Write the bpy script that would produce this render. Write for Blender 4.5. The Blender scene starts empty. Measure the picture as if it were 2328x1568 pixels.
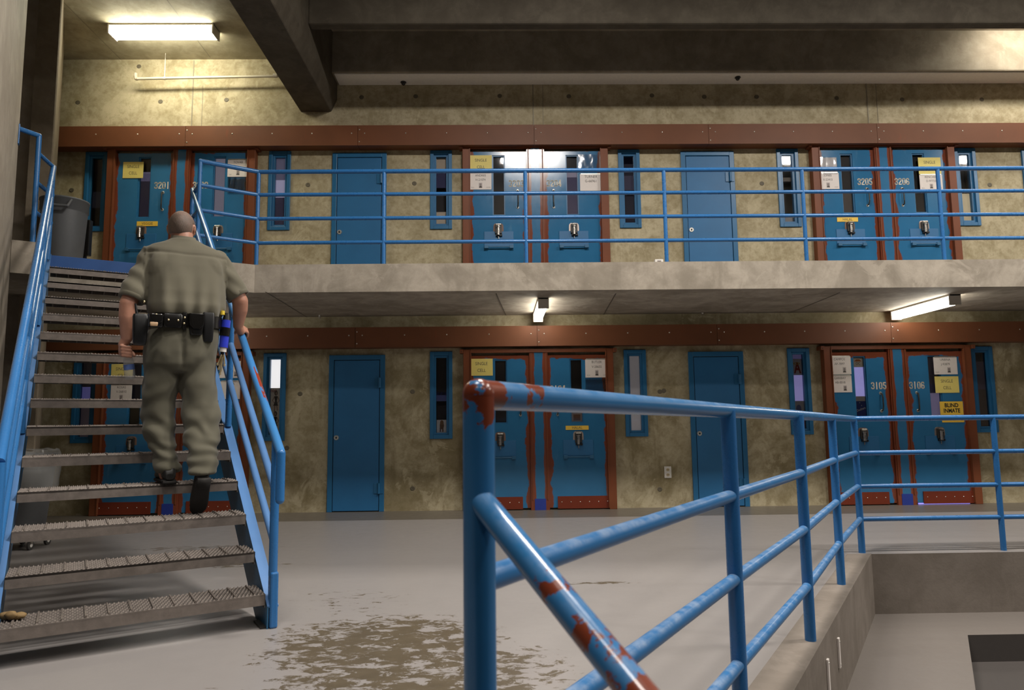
import bpy, bmesh, math, random
from mathutils import Vector, Matrix, noise
random.seed(7)
sc = bpy.context.scene
COL = sc.collection
PI = math.pi
# ------------------------------------------------------------------ camera
CZ = 1.112                       # eye height above the dayroom floor
FPX = 1600.0
_p, _y, _r = 0.10802, -0.018374, -0.011447
_fw = Vector((-math.sin(_y)*math.cos(_p), math.cos(_y)*math.cos(_p), math.sin(_p)))
_ri = Vector((math.cos(_y), math.sin(_y), 0)); _up = _ri.cross(_fw)
_r2 = _ri*math.cos(_r) + _up*math.sin(_r); _u2 = _up*math.cos(_r) - _ri*math.sin(_r)
cam_d = bpy.data.cameras.new('camera'); cam = bpy.data.objects.new('camera', cam_d); COL.objects.link(cam)
cam.matrix_world = Matrix(((_r2.x, _u2.x, -_fw.x, 0), (_r2.y, _u2.y, -_fw.y, 0), (_r2.z, _u2.z, -_fw.z, CZ), (0, 0, 0, 1)))
cam_d.sensor_width = 36; cam_d.lens = FPX/2328*36; cam_d.clip_start = .05; cam_d.clip_end = 100
cam_d.dof.use_dof = True; cam_d.dof.focus_distance = 5.6; cam_d.dof.aperture_fstop = 5.6
sc.camera = cam
# ------------------------------------------------------------------ world, lights, exposure
w = bpy.data.worlds.new('world'); sc.world = w; w.use_nodes = True
w.node_tree.nodes['Background'].inputs[0].default_value = (.9, .95, 1, 1)
w.node_tree.nodes['Background'].inputs[1].default_value = .01
sc.view_settings.view_transform = 'Standard'; sc.view_settings.look = 'None'
sc.view_settings.gamma = 1; sc.view_settings.use_curve_mapping = False
sc.view_settings.exposure = -0.1
def area(name, loc, sx, sy, watts, col, target=None):
    l = bpy.data.lights.new(name, 'AREA'); l.shape = 'RECTANGLE'; l.size = sx; l.size_y = sy
    l.energy = watts; l.color = col
    o = bpy.data.objects.new(name, l); COL.objects.link(o); o.location = loc
    if target is not None:
        o.rotation_euler = (Vector(target)-Vector(loc)).to_track_quat('-Z', 'Y').to_euler()
    return o
HALL = (1.0, .94, .87)
for _x in (.70, 5.6, 10.2): area('hall_lamp', (_x, 4.3, 6.45), 1.25, .6, 330, HALL)       # strip lamps in the trough just above the frame
for _x, _e in ((-.9, 300), (3.4, 200), (8.4, 200)): area('hall_lamp', (_x, 1.2, 8.9), 1.3, .3, _e, HALL)                   # rows of dayroom ceiling lamps
for _x in (-1.2, 3.2, 7.6): area('hall_lamp', (_x, -4.5, 8.9), 1.3, .3, 85, HALL, (_x, 2.5, 0))
# ------------------------------------------------------------------ placing helpers
def ray(px, py):
    return _fw + _r2*((px-1164)/FPX) + _u2*((784-py)/FPX)
def atY(px, py, Y):
    d = ray(px, py); v = d*(Y/d.y); return Vector((v.x, v.y, v.z+CZ))
def atZ(px, py, Z):
    d = ray(px, py); v = d*((Z-CZ)/d.z); return Vector((v.x, v.y, v.z+CZ))
TH = .539
LA = Vector((math.cos(TH), math.sin(TH), 0)); AS = Vector((-math.sin(TH), math.cos(TH), 0)); R0 = Vector((-1.298, 4.02, 0))
def S3(u, s, h): return R0 + LA*u + AS*s + Vector((0, 0, h))         # the stair's own axes: sideways, along the climb, up
def onS(px, py, s):
    d = ray(px, py); o = Vector((0, 0, CZ)); t = (S3(0, s, 0)-o).dot(AS)/d.dot(AS); X = o+d*t
    return ((X-R0).dot(LA), s, X.z)
D = 9.1; U = 2.79; SOF = 2.49
# ------------------------------------------------------------------ materials
def mat_new(name):
    m = bpy.data.materials.new(name); m.use_nodes = True
    nt = m.node_tree; b = nt.nodes['Principled BSDF']; return m, nt, b
class NT:
    def __init__(s, nt): s.nt = nt
    def n(s, t, **k):
        x = s.nt.nodes.new(t)
        for a, v in k.items(): setattr(x, a, v)
        return x
    def l(s, a, b): s.nt.links.new(a, b)
    def val(s, i, v):
        if hasattr(v, 'is_linked') or hasattr(v, 'links'): s.l(v, i)
        else: i.default_value = v
    def math(s, op, a, b=None, c=None, clamp=False):
        x = s.n('ShaderNodeMath', operation=op); x.use_clamp = clamp
        s.val(x.inputs[0], a)
        if b is not None: s.val(x.inputs[1], b)
        if c is not None: s.val(x.inputs[2], c)
        return x.outputs[0]
    def noise(s, vec, scale, detail=6, rough=.6, dist=0):
        x = s.n('ShaderNodeTexNoise'); s.l(vec, x.inputs['Vector']); x.inputs['Scale'].default_value = scale
        x.inputs['Detail'].default_value = detail; x.inputs['Roughness'].default_value = rough; x.inputs['Distortion'].default_value = dist
        return x.outputs[0]
    def scl(s, vec, v):
        x = s.n('ShaderNodeMapping'); s.l(vec, x.inputs[0]); x.inputs['Scale'].default_value = v; return x.outputs[0]
    def pos(s): return s.n('ShaderNodeNewGeometry').outputs['Position']
    def obj(s): return s.n('ShaderNodeTexCoord').outputs['Object']
    def step(s, f, a, b):
        x = s.n('ShaderNodeMapRange'); x.interpolation_type = 'SMOOTHSTEP'; s.val(x.inputs[0], f)
        s.val(x.inputs[1], a); s.val(x.inputs[2], b); return x.outputs[0]
    def mix(s, f, a, b):
        x = s.n('ShaderNodeMix'); x.data_type = 'RGBA'; s.val(x.inputs[0], f)
        for i, v in ((6, a), (7, b)):
            if isinstance(v, tuple): x.inputs[i].default_value = (*v[:3], 1)
            else: s.l(v, x.inputs[i])
        return x.outputs[2]
    def xyz(s, v):
        x = s.n('ShaderNodeSeparateXYZ'); s.l(v, x.inputs[0]); return x.outputs
    def bump(s, b, h, st, dist=.01):
        x = s.n('ShaderNodeBump'); x.inputs['Strength'].default_value = st; x.inputs['Distance'].default_value = dist
        s.l(h, x.inputs['Height']); s.l(x.outputs[0], b.inputs['Normal'])
def plain(name, col, rough=.5, metal=0, spec=.5, emit=0, var=.12, vs=30):
    m, nt, b = mat_new(name); g = NT(nt)
    nz = g.noise(g.pos(), vs, 4)
    c = g.mix(nz, tuple(x*(1-var) for x in col), tuple(min(1, x*(1+var)) for x in col))
    g.l(c, b.inputs['Base Color']); b.inputs['Roughness'].default_value = rough; b.inputs['Metallic'].default_value = metal
    b.inputs['Specular IOR Level'].default_value = spec
    if emit:
        b.inputs['Emission Color'].default_value = (*col, 1); b.inputs['Emission Strength'].default_value = emit
    return m
def concrete(name, light, dark, stain, amt=.5, streak=.4, rough=.75, spec=.3, tiers=False):
    m, nt, b = mat_new(name); g = NT(nt); p = g.pos()
    n1 = g.noise(p, 1.1, 11, .66, .6); n2 = g.noise(p, 5, 8, .65, .3); n3 = g.noise(g.scl(p, (6, 6, .7)), 1, 6, .6); n4 = g.noise(p, 60, 3, .6)
    dirt = 1.0
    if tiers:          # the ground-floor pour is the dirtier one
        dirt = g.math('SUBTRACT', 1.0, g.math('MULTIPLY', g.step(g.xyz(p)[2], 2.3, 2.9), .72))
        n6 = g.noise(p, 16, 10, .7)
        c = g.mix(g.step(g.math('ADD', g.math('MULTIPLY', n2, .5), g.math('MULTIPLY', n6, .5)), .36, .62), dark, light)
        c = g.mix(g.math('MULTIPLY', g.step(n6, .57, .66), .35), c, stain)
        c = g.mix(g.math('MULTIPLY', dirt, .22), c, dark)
    else:
        c = g.mix(g.step(n2, .3, .72), dark, light)
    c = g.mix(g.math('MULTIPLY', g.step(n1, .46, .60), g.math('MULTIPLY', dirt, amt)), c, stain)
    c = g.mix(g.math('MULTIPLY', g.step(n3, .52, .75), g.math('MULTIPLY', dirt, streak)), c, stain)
    n5 = g.noise(g.scl(p, (1, 1, .8)), 2.4, 13, .7, .8)
    c = g.mix(g.math('MULTIPLY', g.step(n5, .555, .60), amt*.75), c, tuple(v*1.06 for v in light))
    c = g.mix(g.math('MULTIPLY', g.step(n4, .5, .8), .25), c, dark)
    g.l(c, b.inputs['Base Color']); b.inputs['Roughness'].default_value = rough; b.inputs['Specular IOR Level'].default_value = spec
    g.bump(b, g.math('ADD', n2, g.math('MULTIPLY', n4, .5)), .25, .006)
    return m
M = {}
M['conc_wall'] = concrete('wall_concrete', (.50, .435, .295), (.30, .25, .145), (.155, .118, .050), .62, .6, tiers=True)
M['conc_beam2'] = concrete('wall_beam_concrete', (.33, .285, .215), (.24, .20, .145), (.16, .13, .085), .4, .25)
M['conc_up'] = concrete('upper_concrete', (.42, .38, .28), (.29, .26, .18), (.18, .155, .10), .4, .25)
M['conc_slab'] = concrete('slab_concrete', (.44, .385, .315), (.31, .27, .215), (.20, .17, .13), .55, .45)
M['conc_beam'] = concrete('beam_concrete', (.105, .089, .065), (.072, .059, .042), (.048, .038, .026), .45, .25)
M['conc_left'] = concrete('side_wall_concrete', (.40, .345, .28), (.31, .265, .21), (.24, .20, .15), .4, .5)
M['conc_pit'] = concrete('pit_concrete', (.225, .193, .165), (.18, .153, .128), (.125, .105, .083), .4, .3)
M['white_paint'] = plain('white_painted_soffit', (.84, .80, .74), .6)
def floor_mat(name, base, worn):
    m, nt, b = mat_new(name); g = NT(nt); p = g.pos()
    x, y, z = g.xyz(p)
    big = g.noise(p, .5, 5); fine = g.noise(g.scl(p, (9, 14, 1)), 1, 13, .76, .5); mid = g.noise(p, 9, 8, .7)
    c = g.mix(big, tuple(v*.86 for v in base), tuple(v*1.1 for v in base))
    if worn:
        tot = None
        for (cx, cy, rx, ry, k) in [(-.60, 3.72, .78, .70, 1.0), (-.42, 3.0, .90, .6, 1.0), (-.08, 3.3, .55, .6, .85), (-.95, 4.6, .55, .5, .66), (-1.3, 5.0, .5, .35, .5), (-1.15, 2.95, .5, .3, .7), (.55, 3.2, .7, .35, .45), (.62, 4.98, .42, .05, .95), (-2.3, 5.8, .8, .16, .9), (-2.7, 6.6, 1.0, .22, .8), (-.35, 5.3, .5, .3, .35)]:
            dx = g.math('DIVIDE', g.math('SUBTRACT', x, cx), rx); dy = g.math('DIVIDE', g.math('SUBTRACT', y, cy), ry)
            d2 = g.math('ADD', g.math('MULTIPLY', dx, dx), g.math('MULTIPLY', dy, dy))
            f = g.math('MULTIPLY', g.step(d2, 1.6, 0.0), k)
            tot = f if tot is None else g.math('MAXIMUM', tot, f)
        th = g.math('SUBTRACT', .80, g.math('MULTIPLY', tot, .375))
        mask = g.step(fine, th, g.math('ADD', th, .04))
        c = g.mix(g.math('MULTIPLY', mask, .92), c, g.mix(mid, (.058, .043, .023), (.115, .088, .05)))
        band = g.step(y, 8.28, 8.30)  # balcony's shadow painted into the floor colour along the back wall
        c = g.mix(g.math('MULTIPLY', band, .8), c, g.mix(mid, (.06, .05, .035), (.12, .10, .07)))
        sp = g.noise(p, 45, 2); c = g.mix(g.step(sp, .80, .83), c, (.75, .73, .70))
    g.l(c, b.inputs['Base Color'])
    g.l(g.math('ADD', .26, g.math('MULTIPLY', mid, .22)), b.inputs['Roughness'])
    b.inputs['Specular IOR Level'].default_value = .5
    g.bump(b, mid, .06, .004)
    return m
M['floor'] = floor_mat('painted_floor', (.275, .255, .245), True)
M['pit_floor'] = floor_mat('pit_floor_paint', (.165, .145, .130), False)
BLUE = (.018, .130, .30); RED = (.140, .036, .017)
def paint(name, base, rough, wear=None, dust=0.0):
    """glossy enamel; wear: None, 'edge' (primer shows at a panel's edges), 'spots' (chipped rail), 'tail' (long scrape)"""
    m, nt, b = mat_new(name); g = NT(nt); p = g.pos()
    n1 = g.noise(p, 3, 6); n2 = g.noise(p, 14, 9, .7)
    c = g.mix(n1, tuple(v*.82 for v in base), tuple(v*1.18 for v in base))
    if dust:
        nz = g.xyz(g.n('ShaderNodeNewGeometry').outputs['Normal'])[2]
        c = g.mix(g.math('MULTIPLY', g.math('MULTIPLY', g.step(nz, .2, .9), g.step(n2, .36, .70)), dust), c, (.36, .44, .56))
    if wear == 'edge':
        x, y, z = g.xyz(g.obj())
        d = g.math('SUBTRACT', .372, g.math('ABSOLUTE', x)); d = g.math('MINIMUM', d, g.math('SUBTRACT', 1.935, z))
        d = g.math('ADD', d, g.math('MULTIPLY', g.math('SUBTRACT', g.noise(p, 4, 8, .6), .5), .16))
        mk = g.step(d, .045, .028); c = g.mix(mk, c, g.mix(n1, RED, tuple(v*1.5 for v in RED)))
        sc_ = g.noise(g.scl(p, (9, 9, 2)), 1, 6); c = g.mix(g.math('MULTIPLY', g.step(sc_, .62, .8), .35), c, (.16, .30, .42))
    if wear == 'strip':
        x, y, z = g.xyz(g.obj())
        d = g.math('ADD', g.math('SUBTRACT', .062, g.math('ABSOLUTE', x)), g.math('MULTIPLY', g.math('SUBTRACT', g.noise(p, 4, 8, .6), .5), .06))
        c = g.mix(g.step(d, .012, 0.0), c, g.mix(n1, RED, tuple(v*1.6 for v in RED)))
    if wear == 'near':
        a = g.noise(p, 26, 8, .65)
        tot = None
        for (q, r, kk_) in [((-.02, 1.20, 1.17), .145, 1.05), ((.05, 1.33, 1.175), .16, .8), ((.085, 1.0, .89), .10, .70), ((.125, .91, .84), .11, .84), ((.165, .84, .80), .12, .86)]:
            dd = g.n('ShaderNodeVectorMath', operation='DISTANCE'); g.l(p, dd.inputs[0]); dd.inputs[1].default_value = q
            f = g.math('MULTIPLY', g.step(dd.outputs['Value'], r, 0), kk_); tot = f if tot is None else g.math('MAXIMUM', tot, f)
        nv_ = g.xyz(g.n('ShaderNodeNewGeometry').outputs['Normal'])
        dd = g.n('ShaderNodeVectorMath', operation='DISTANCE'); g.l(p, dd.inputs[0]); dd.inputs[1].default_value = (.15, .86, .81)
        bandf = g.math('MULTIPLY', g.math('MULTIPLY', g.step(dd.outputs['Value'], .27, .16), g.step(nv_[0], .62, .80)), g.math('MULTIPLY', g.step(nv_[2], .05, .3), .95))
        tot = g.math('MAXIMUM', tot, bandf)
        th = g.math('SUBTRACT', .82, g.math('MULTIPLY', tot, .47))
        c = g.mix(g.step(a, th, g.math('ADD', th, .02)), c, g.mix(n2, (.12, .022, .010), (.22, .05, .022)))
    if wear == 'scrape':
        x, y, z = g.xyz(g.obj())           # along the rail: z, scrape on its upper side
        a = g.noise(g.scl(g.obj(), (34, 34, 7)), 1, 8, .7)
        f = g.math('MULTIPLY', g.step(g.math('ABSOLUTE', g.math('SUBTRACT', z, .72)), .42, .05), 1)
        th = g.math('SUBTRACT', .80, g.math('MULTIPLY', f, .44))
        nx = g.xyz(g.n('ShaderNodeNewGeometry').outputs['Normal'])[0]
        mk = g.math('MULTIPLY', g.step(a, th, g.math('ADD', th, .03)), g.step(nx, .1, .3))
        c = g.mix(mk, c, (.23, .032, .012))
    g.l(c, b.inputs['Base Color'])
    g.l(g.math('ADD', rough, g.math('MULTIPLY', g.math('SUBTRACT', n2, .5), .12)), b.inputs['Roughness'])
    b.inputs['Specular IOR Level'].default_value = .5
    g.bump(b, g.noise(p, 40, 2), .006, .002)
    return m
M['rail'] = paint('blue_rail_enamel', (.028, .15, .39), .28)
M['rail_dust'] = paint('blue_rail_scuffed', (.03, .165, .40), .30, None, .6)
M['cap'] = paint('pale_blue_flange_enamel', (.085, .20, .43), .32)
M['rail_near'] = paint('blue_rail_chipped', (.03, .16, .37), .24, 'near', .25)
M['rail_scrape'] = paint('blue_rail_scraped', (.04, .185, .44), .3, 'scrape')
M['blue'] = paint('blue_door_enamel', BLUE, .46)
M['door'] = paint('blue_cell_door_enamel', (.026, .145, .30), .17, 'edge')
M['strip'] = paint('blue_post_enamel', (.03, .145, .29), .2, 'strip')
M['frame_blue'] = paint('blue_frame_enamel', (.018, .125, .27), .36)
M['stringer'] = paint('blue_stringer_enamel', (.025, .12, .24), .4)
M['fascia'] = paint('blue_fascia_enamel', (.02, .09, .30), .45)
def primer(name, base, rough):
    m, nt, b = mat_new(name); g = NT(nt); p = g.pos()
    n = g.noise(p, 2.2, 8, .6); f = g.noise(g.scl(p, (12, 12, 2)), 1, 6)
    c = g.mix(n, tuple(v*.75 for v in base), tuple(v*1.35 for v in base))
    c = g.mix(g.math('MULTIPLY', g.step(f, .62, .75), .5), c, (.26, .05, .016))
    g.l(c, b.inputs['Base Color']); b.inputs['Roughness'].default_value = rough; b.inputs['Specular IOR Level'].default_value = .3; g.bump(b, n, .08, .004)
    return m
M['red'] = primer('red_primer_steel', (.165, .050, .020), .45)
M['trim'] = primer('brown_red_cover_steel', (.145, .053, .023), .5)
M['kick'] = primer('red_kick_plate', (.14, .026, .012), .4)
def steel(name, base, rough, metal=1.0):
    m, nt, b = mat_new(name); g = NT(nt); p = g.pos()
    n = g.noise(p, 25, 6); f = g.noise(p, 130, 2)
    g.l(g.mix(n, tuple(v*.6 for v in base), tuple(v*1.3 for v in base)), b.inputs['Base Color'])
    b.inputs['Metallic'].default_value = metal; g.l(g.math('ADD', rough, g.math('MULTIPLY', n, .25)), b.inputs['Roughness'])
    g.bump(b, f, .15, .003)
    return m
M['tread'] = steel('worn_tread_steel', (.24, .205, .18), .38, .55)
M['tread_dark'] = steel('dark_tread_steel', (.10, .088, .08), .5, .4)
M['chrome'] = steel('lock_steel', (.55, .52, .48), .16)
M['dark_steel'] = steel('dark_steel', (.07, .065, .06), .35, .8)
M['bolt'] = steel('bolt_heads', (.7, .68, .62), .3)
M['brass'] = steel('brass_snaps', (.8, .66, .40), .25)
def cloth(name, base, rough=.85):
    m, nt, b = mat_new(name); g = NT(nt); p = g.pos()
    n = g.noise(p, 6, 6); f = g.noise(p, 420, 2)
    g.l(g.mix(n, tuple(v*.86 for v in base), tuple(v*1.15 for v in base)), b.inputs['Base Color'])
    b.inputs['Roughness'].default_value = rough; b.inputs['Specular IOR Level'].default_value = .25
    b.inputs['Sheen Weight'].default_value = .15
    g.bump(b, f, .2, .002)
    return m
M['shirt'] = cloth('khaki_green_shirt', (.150, .137, .098))
M['trouser'] = cloth('olive_trousers', (.092, .085, .060))
def skin_mat():
    m, nt, b = mat_new('skin'); g = NT(nt); p = g.pos()
    n = g.noise(p, 18, 6); f = g.noise(p, 90, 4)
    g.l(g.mix(n, (.36, .16, .105), (.50, .26, .175)), b.inputs['Base Color'])
    b.inputs['Roughness'].default_value = .5; b.inputs['Subsurface Weight'].default_value = .08; b.inputs['Subsurface Radius'].default_value = (.01, .004, .002)
    g.bump(b, f, .1, .003); return m
M['skin'] = skin_mat()
def hair_mat():
    m, nt, b = mat_new('cropped_hair'); g = NT(nt); p = g.pos()
    n = g.noise(p, 20, 5); f = g.noise(g.scl(p, (1, 1, .35)), 300, 3)
    z = g.xyz(p)[2]
    c = g.mix(f, (.07, .047, .036), (.20, .145, .112)); c = g.mix(g.math('MULTIPLY', g.step(n, .45, .62), .22), c, (.26, .16, .125))
    c = g.mix(g.math('MULTIPLY', g.step(g.math('ADD', z, g.math('MULTIPLY', n, .06)), 2.50, 2.62), .45), c, (.36, .22, .17))
    g.l(c, b.inputs['Base Color']); b.inputs['Roughness'].default_value = .6; g.bump(b, f, .5, .004); return m
M['hair'] = hair_mat()
M['leather'] = plain('black_leather', (.006, .0055, .005), .24, 0, .5)
M['black'] = plain('black_plastic', (.007, .007, .0075), .34)
M['shoe'] = plain('black_shoe_leather', (.011, .010, .009), .4)
M['sole'] = plain('black_rubber', (.02, .018, .016), .8)
M['can_blue'] = plain('blue_can', (.03, .05, .55), .3)
M['yellow_cap'] = plain('yellow_cap', (.75, .55, .05), .4)
M['grey_plastic'] = plain('grey_bin_plastic', (.085, .088, .092), .55)
M['white'] = plain('white_plastic', (.72, .69, .64), .45)
M['lamp_metal'] = plain('lamp_housing', (.55, .50, .42), .5)
M['rubber'] = plain('caster_rubber', (.05, .048, .045), .5)
M['paper_y'] = plain('yellow_paper', (.72, .60, .17), .55, var=.05)
M['strip_y'] = plain('yellow_strip', (.80, .52, .06), .5, var=.05)
M['paper_w'] = plain('white_paper', (.72, .66, .62), .5, var=.05)
M['ink'] = plain('ink', (.07, .06, .05), .6)
M['ink_k'] = plain('black_ink', (.01, .01, .01), .5)
M['ink_grey'] = plain('photo_grey', (.22, .19, .18), .5)
M['stencil'] = plain('white_stencil', (.68, .62, .50), .5)
M['leaf'] = plain('dry_leaf', (.36, .25, .07), .7)
M['rag'] = plain('brown_scrap', (.22, .14, .055), .8)
M['red_ink'] = plain('red_ink', (.45, .05, .03), .5)
M['gold_ink'] = plain('gold_ink', (.70, .52, .12), .5)
M['orange'] = plain('orange_print', (.62, .18, .03), .5)
M['navy'] = plain('navy_print', (.03, .05, .22), .5)
M['brown_ink'] = plain('brown_print', (.20, .11, .06), .5)
M['skin_ink'] = plain('photo_skin', (.42, .27, .19), .5)
def lens(name, col, e):
    m, nt, b = mat_new(name); b.inputs['Base Color'].default_value = (.8, .8, .78, 1)
    b.inputs['Emission Color'].default_value = (*col, 1); b.inputs['Emission Strength'].default_value = e; return m
M['lens_up'] = lens('lit_lens_upper', (1, .95, .74), 46)
M['lens_trough'] = lens('lit_lens_trough', (1, .94, .82), 42)
M['lens_low'] = lens('lit_lens_lower', (1, .95, .84), 18)
def glass(name, alpha, tint=(1, 1, 1), rough=.03):
    m, nt, b = mat_new(name); g = NT(nt)
    for n in list(nt.nodes):
        if n.type != 'OUTPUT_MATERIAL': nt.nodes.remove(n)
    out = [n for n in nt.nodes][0]
    t = g.n('ShaderNodeBsdfTransparent'); t.inputs[0].default_value = (*tint, 1)
    gl = g.n('ShaderNodeBsdfGlossy'); gl.inputs['Roughness'].default_value = rough
    fr = g.n('ShaderNodeFresnel'); fr.inputs[0].default_value = 1.45
    mx = g.n('ShaderNodeMixShader'); g.l(g.math('ADD', fr.outputs[0], alpha, clamp=True), mx.inputs[0]); g.l(t.outputs[0], mx.inputs[1]); g.l(gl.outputs[0], mx.inputs[2])
    g.l(mx.outputs[0], out.inputs[0]); return m
M['glass'] = glass('window_glass', .0, (.85, .85, .86), .04)
M['sleeve'] = glass('plastic_sleeve', .10, (.9, .92, .95), .12)
def liner_mat():
    m, nt, b = mat_new('clear_bag_film'); g = NT(nt)
    for n in list(nt.nodes):
        if n.type != 'OUTPUT_MATERIAL': nt.nodes.remove(n)
    out = [n for n in nt.nodes][0]
    t = g.n('ShaderNodeBsdfTransparent'); d = g.n('ShaderNodeBsdfPrincipled'); d.inputs['Base Color'].default_value = (.6, .6, .58, 1); d.inputs['Roughness'].default_value = .15
    mx = g.n('ShaderNodeMixShader'); mx.inputs[0].default_value = .33; g.l(t.outputs[0], mx.inputs[1]); g.l(d.outputs[0], mx.inputs[2]); g.l(mx.outputs[0], out.inputs[0]); return m
M['film'] = liner_mat()
M['bottle'] = liner_mat(); M['bottle'].name = 'clear_bottle_plastic'
_cache = {}
def flat(col, emit=0.0, rough=.6):
    k = (tuple(round(c, 3) for c in col), emit)
    if k not in _cache: _cache[k] = plain('tone_%d' % len(_cache), col, rough, emit=emit, var=.10, vs=14)
    return _cache[k]
# ------------------------------------------------------------------ mesh builder
class MB:
    def __init__(s): s.v = []; s.f = []; s.sm = []
    def add(s, vs, fs, smooth=False):
        o = len(s.v); s.v += [Vector(q) for q in vs]
        for f in fs: s.f.append([i+o for i in f]); s.sm.append(smooth)
        return s
    def box(s, a, b):
        x0, y0, z0 = (min(a[i], b[i]) for i in range(3)); x1, y1, z1 = (max(a[i], b[i]) for i in range(3))
        return s.add([(x0, y0, z0), (x1, y0, z0), (x1, y1, z0), (x0, y1, z0), (x0, y0, z1), (x1, y0, z1), (x1, y1, z1), (x0, y1, z1)],
                     [(0, 3, 2, 1), (4, 5, 6, 7), (0, 1, 5, 4), (1, 2, 6, 5), (2, 3, 7, 6), (3, 0, 4, 7)])
    def obox(s, fn, a, b):     # a box in another frame: fn maps local -> world
        m = MB().box(a, b); return s.add([fn(*v) for v in m.v], m.f)
    def tube(s, p0, p1, r, n=14, r1=None, cap=True):
        p0 = Vector(p0); p1 = Vector(p1); d = (p1-p0).normalized(); r1 = r if r1 is None else r1
        a = d.orthogonal().normalized(); b = d.cross(a); vs = []
        for i in range(n):
            t = 2*PI*i/n; q = a*math.cos(t)+b*math.sin(t); vs += [p0+q*r, p1+q*r1]
        fs = [(2*i, 2*((i+1) % n), 2*((i+1) % n)+1, 2*i+1) for i in range(n)]
        s.add(vs, fs, True)
        if cap: s.add(vs, [tuple(2*i for i in reversed(range(n))), tuple(2*i+1 for i in range(n))])
        return s
    def path(s, pts, r, n=12):
        for a, b in zip(pts[:-1], pts[1:]): s.tube(a, b, r, n)
        for q in pts[1:-1]: s.ball(q, (r, r, r), n, max(6, n//2))
        return s
    def ball(s, c, r, n=16, m=10, rot=None):
        c = Vector(c); vs = []; R = rot or Matrix.Identity(3)
        for j in range(m+1):
            ph = PI*j/m
            for i in range(n):
                t = 2*PI*i/n
                vs.append(c+R @ Vector((r[0]*math.sin(ph)*math.cos(t), r[1]*math.sin(ph)*math.sin(t), r[2]*math.cos(ph))))
        fs = []
        for j in range(m):
            for i in range(n):
                k = (i+1) % n; q = (j*n+i, (j+1)*n+i, (j+1)*n+k, j*n+k)
                if j == 0: q = (q[0], q[1], q[2])
                elif j == m-1: q = (q[0], q[1], q[3])
                fs.append(q)
        return s.add(vs, fs, True)
    def cap_(s, p0, p1, r0, r1, n=16):
        s.tube(p0, p1, r0, n, r1); s.ball(p0, (r0,)*3, n, 8); s.ball(p1, (r1,)*3, n, 8); return s
    def loft(s, rings, n=24, caps=True, pw=2.0, smooth=True):
        vs = []
        for (c, a, b) in rings:
            c = Vector(c); a = Vector(a); b = Vector(b)
            for i in range(n):
                t = 2*PI*i/n; cx, cy = math.cos(t), math.sin(t)
                if pw != 2: cx = math.copysign(abs(cx)**(2/pw), cx); cy = math.copysign(abs(cy)**(2/pw), cy)
                vs.append(c+a*cx+b*cy)
        fs = []
        for j in range(len(rings)-1):
            for i in range(n):
                k = (i+1) % n; fs.append((j*n+i, j*n+k, (j+1)*n+k, (j+1)*n+i))
        s.add(vs, fs, smooth)
        if caps:
            L = (len(rings)-1)*n
            s.add(vs, [tuple(reversed(range(n))), tuple(L+i for i in range(n))], False)
        return s
    def lathe(s, prof, c=(0, 0, 0), n=24):
        return s.loft([((c[0], c[1], c[2]+z), (r, 0, 0), (0, r, 0)) for r, z in prof], n)
    def prism(s, poly, z0, z1):
        n = len(poly); vs = [(x, y, z0) for x, y in poly]+[(x, y, z1) for x, y in poly]
        return s.add(vs, [tuple(reversed(range(n))), tuple(range(n, 2*n))]+[(i, (i+1) % n, n+(i+1) % n, n+i) for i in range(n)])
    def ring(s, x0, x1, z0, z1, X0, X1, Z0, Z1, y0, y1):   # rectangular ring in the XZ plane: outer x0..z1, inner X0..Z1
        s.box((x0, y0, z0), (X0, y1, z1)); s.box((X1, y0, z0), (x1, y1, z1))
        s.box((X0, y0, z0), (X1, y1, Z0)); s.box((X0, y0, Z1), (X1, y1, z1)); return s
    def mesh(s, name, m, off=(0, 0, 0), rec=True):
        me = bpy.data.meshes.new(name); off = Vector(off)
        me.from_pydata([tuple(v-off) for v in s.v], [], s.f)
        me.polygons.foreach_set('use_smooth', s.sm)
        if rec:
            bm = bmesh.new(); bm.from_mesh(me); bmesh.ops.recalc_face_normals(bm, faces=bm.faces); bm.to_mesh(me); bm.free()
        if m is not None: me.materials.append(m)
        return me
    def build(s, name, m, parent=None, bevel=0, rec=True):
        off = wloc(parent) if parent is not None else Vector((0, 0, 0))
        o = bpy.data.objects.new(name, s.mesh(name, m, off, rec)); COL.objects.link(o)
        if parent is not None: o.parent = parent
        if bevel:
            b = o.modifiers.new('bevel', 'BEVEL'); b.width = bevel; b.segments = 2; b.limit_method = 'ANGLE'
        return o
    def top(s, name, m, loc, bevel=0):      # a one-mesh thing with its origin at loc
        o = bpy.data.objects.new(name, s.mesh(name, m, loc)); COL.objects.link(o); o.location = loc
        if bevel:
            b = o.modifiers.new('bevel', 'BEVEL'); b.width = bevel; b.segments = 2; b.limit_method = 'ANGLE'
        return o
def wloc(o):
    v = Vector((0, 0, 0))
    while o is not None: v = v+o.location; o = o.parent
    return v
def tag(o, label=None, cat=None, group=None, kind=None):
    if label: o['label'] = label
    if cat: o['category'] = cat
    if group: o['group'] = group
    if kind: o['kind'] = kind
    return o
def empty(name, loc, label, cat, group=None, kind=None):
    o = bpy.data.objects.new(name, None); COL.objects.link(o); o.location = loc; o.empty_display_size = .1
    return tag(o, label, cat, group, kind)
_txt = {}
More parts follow.
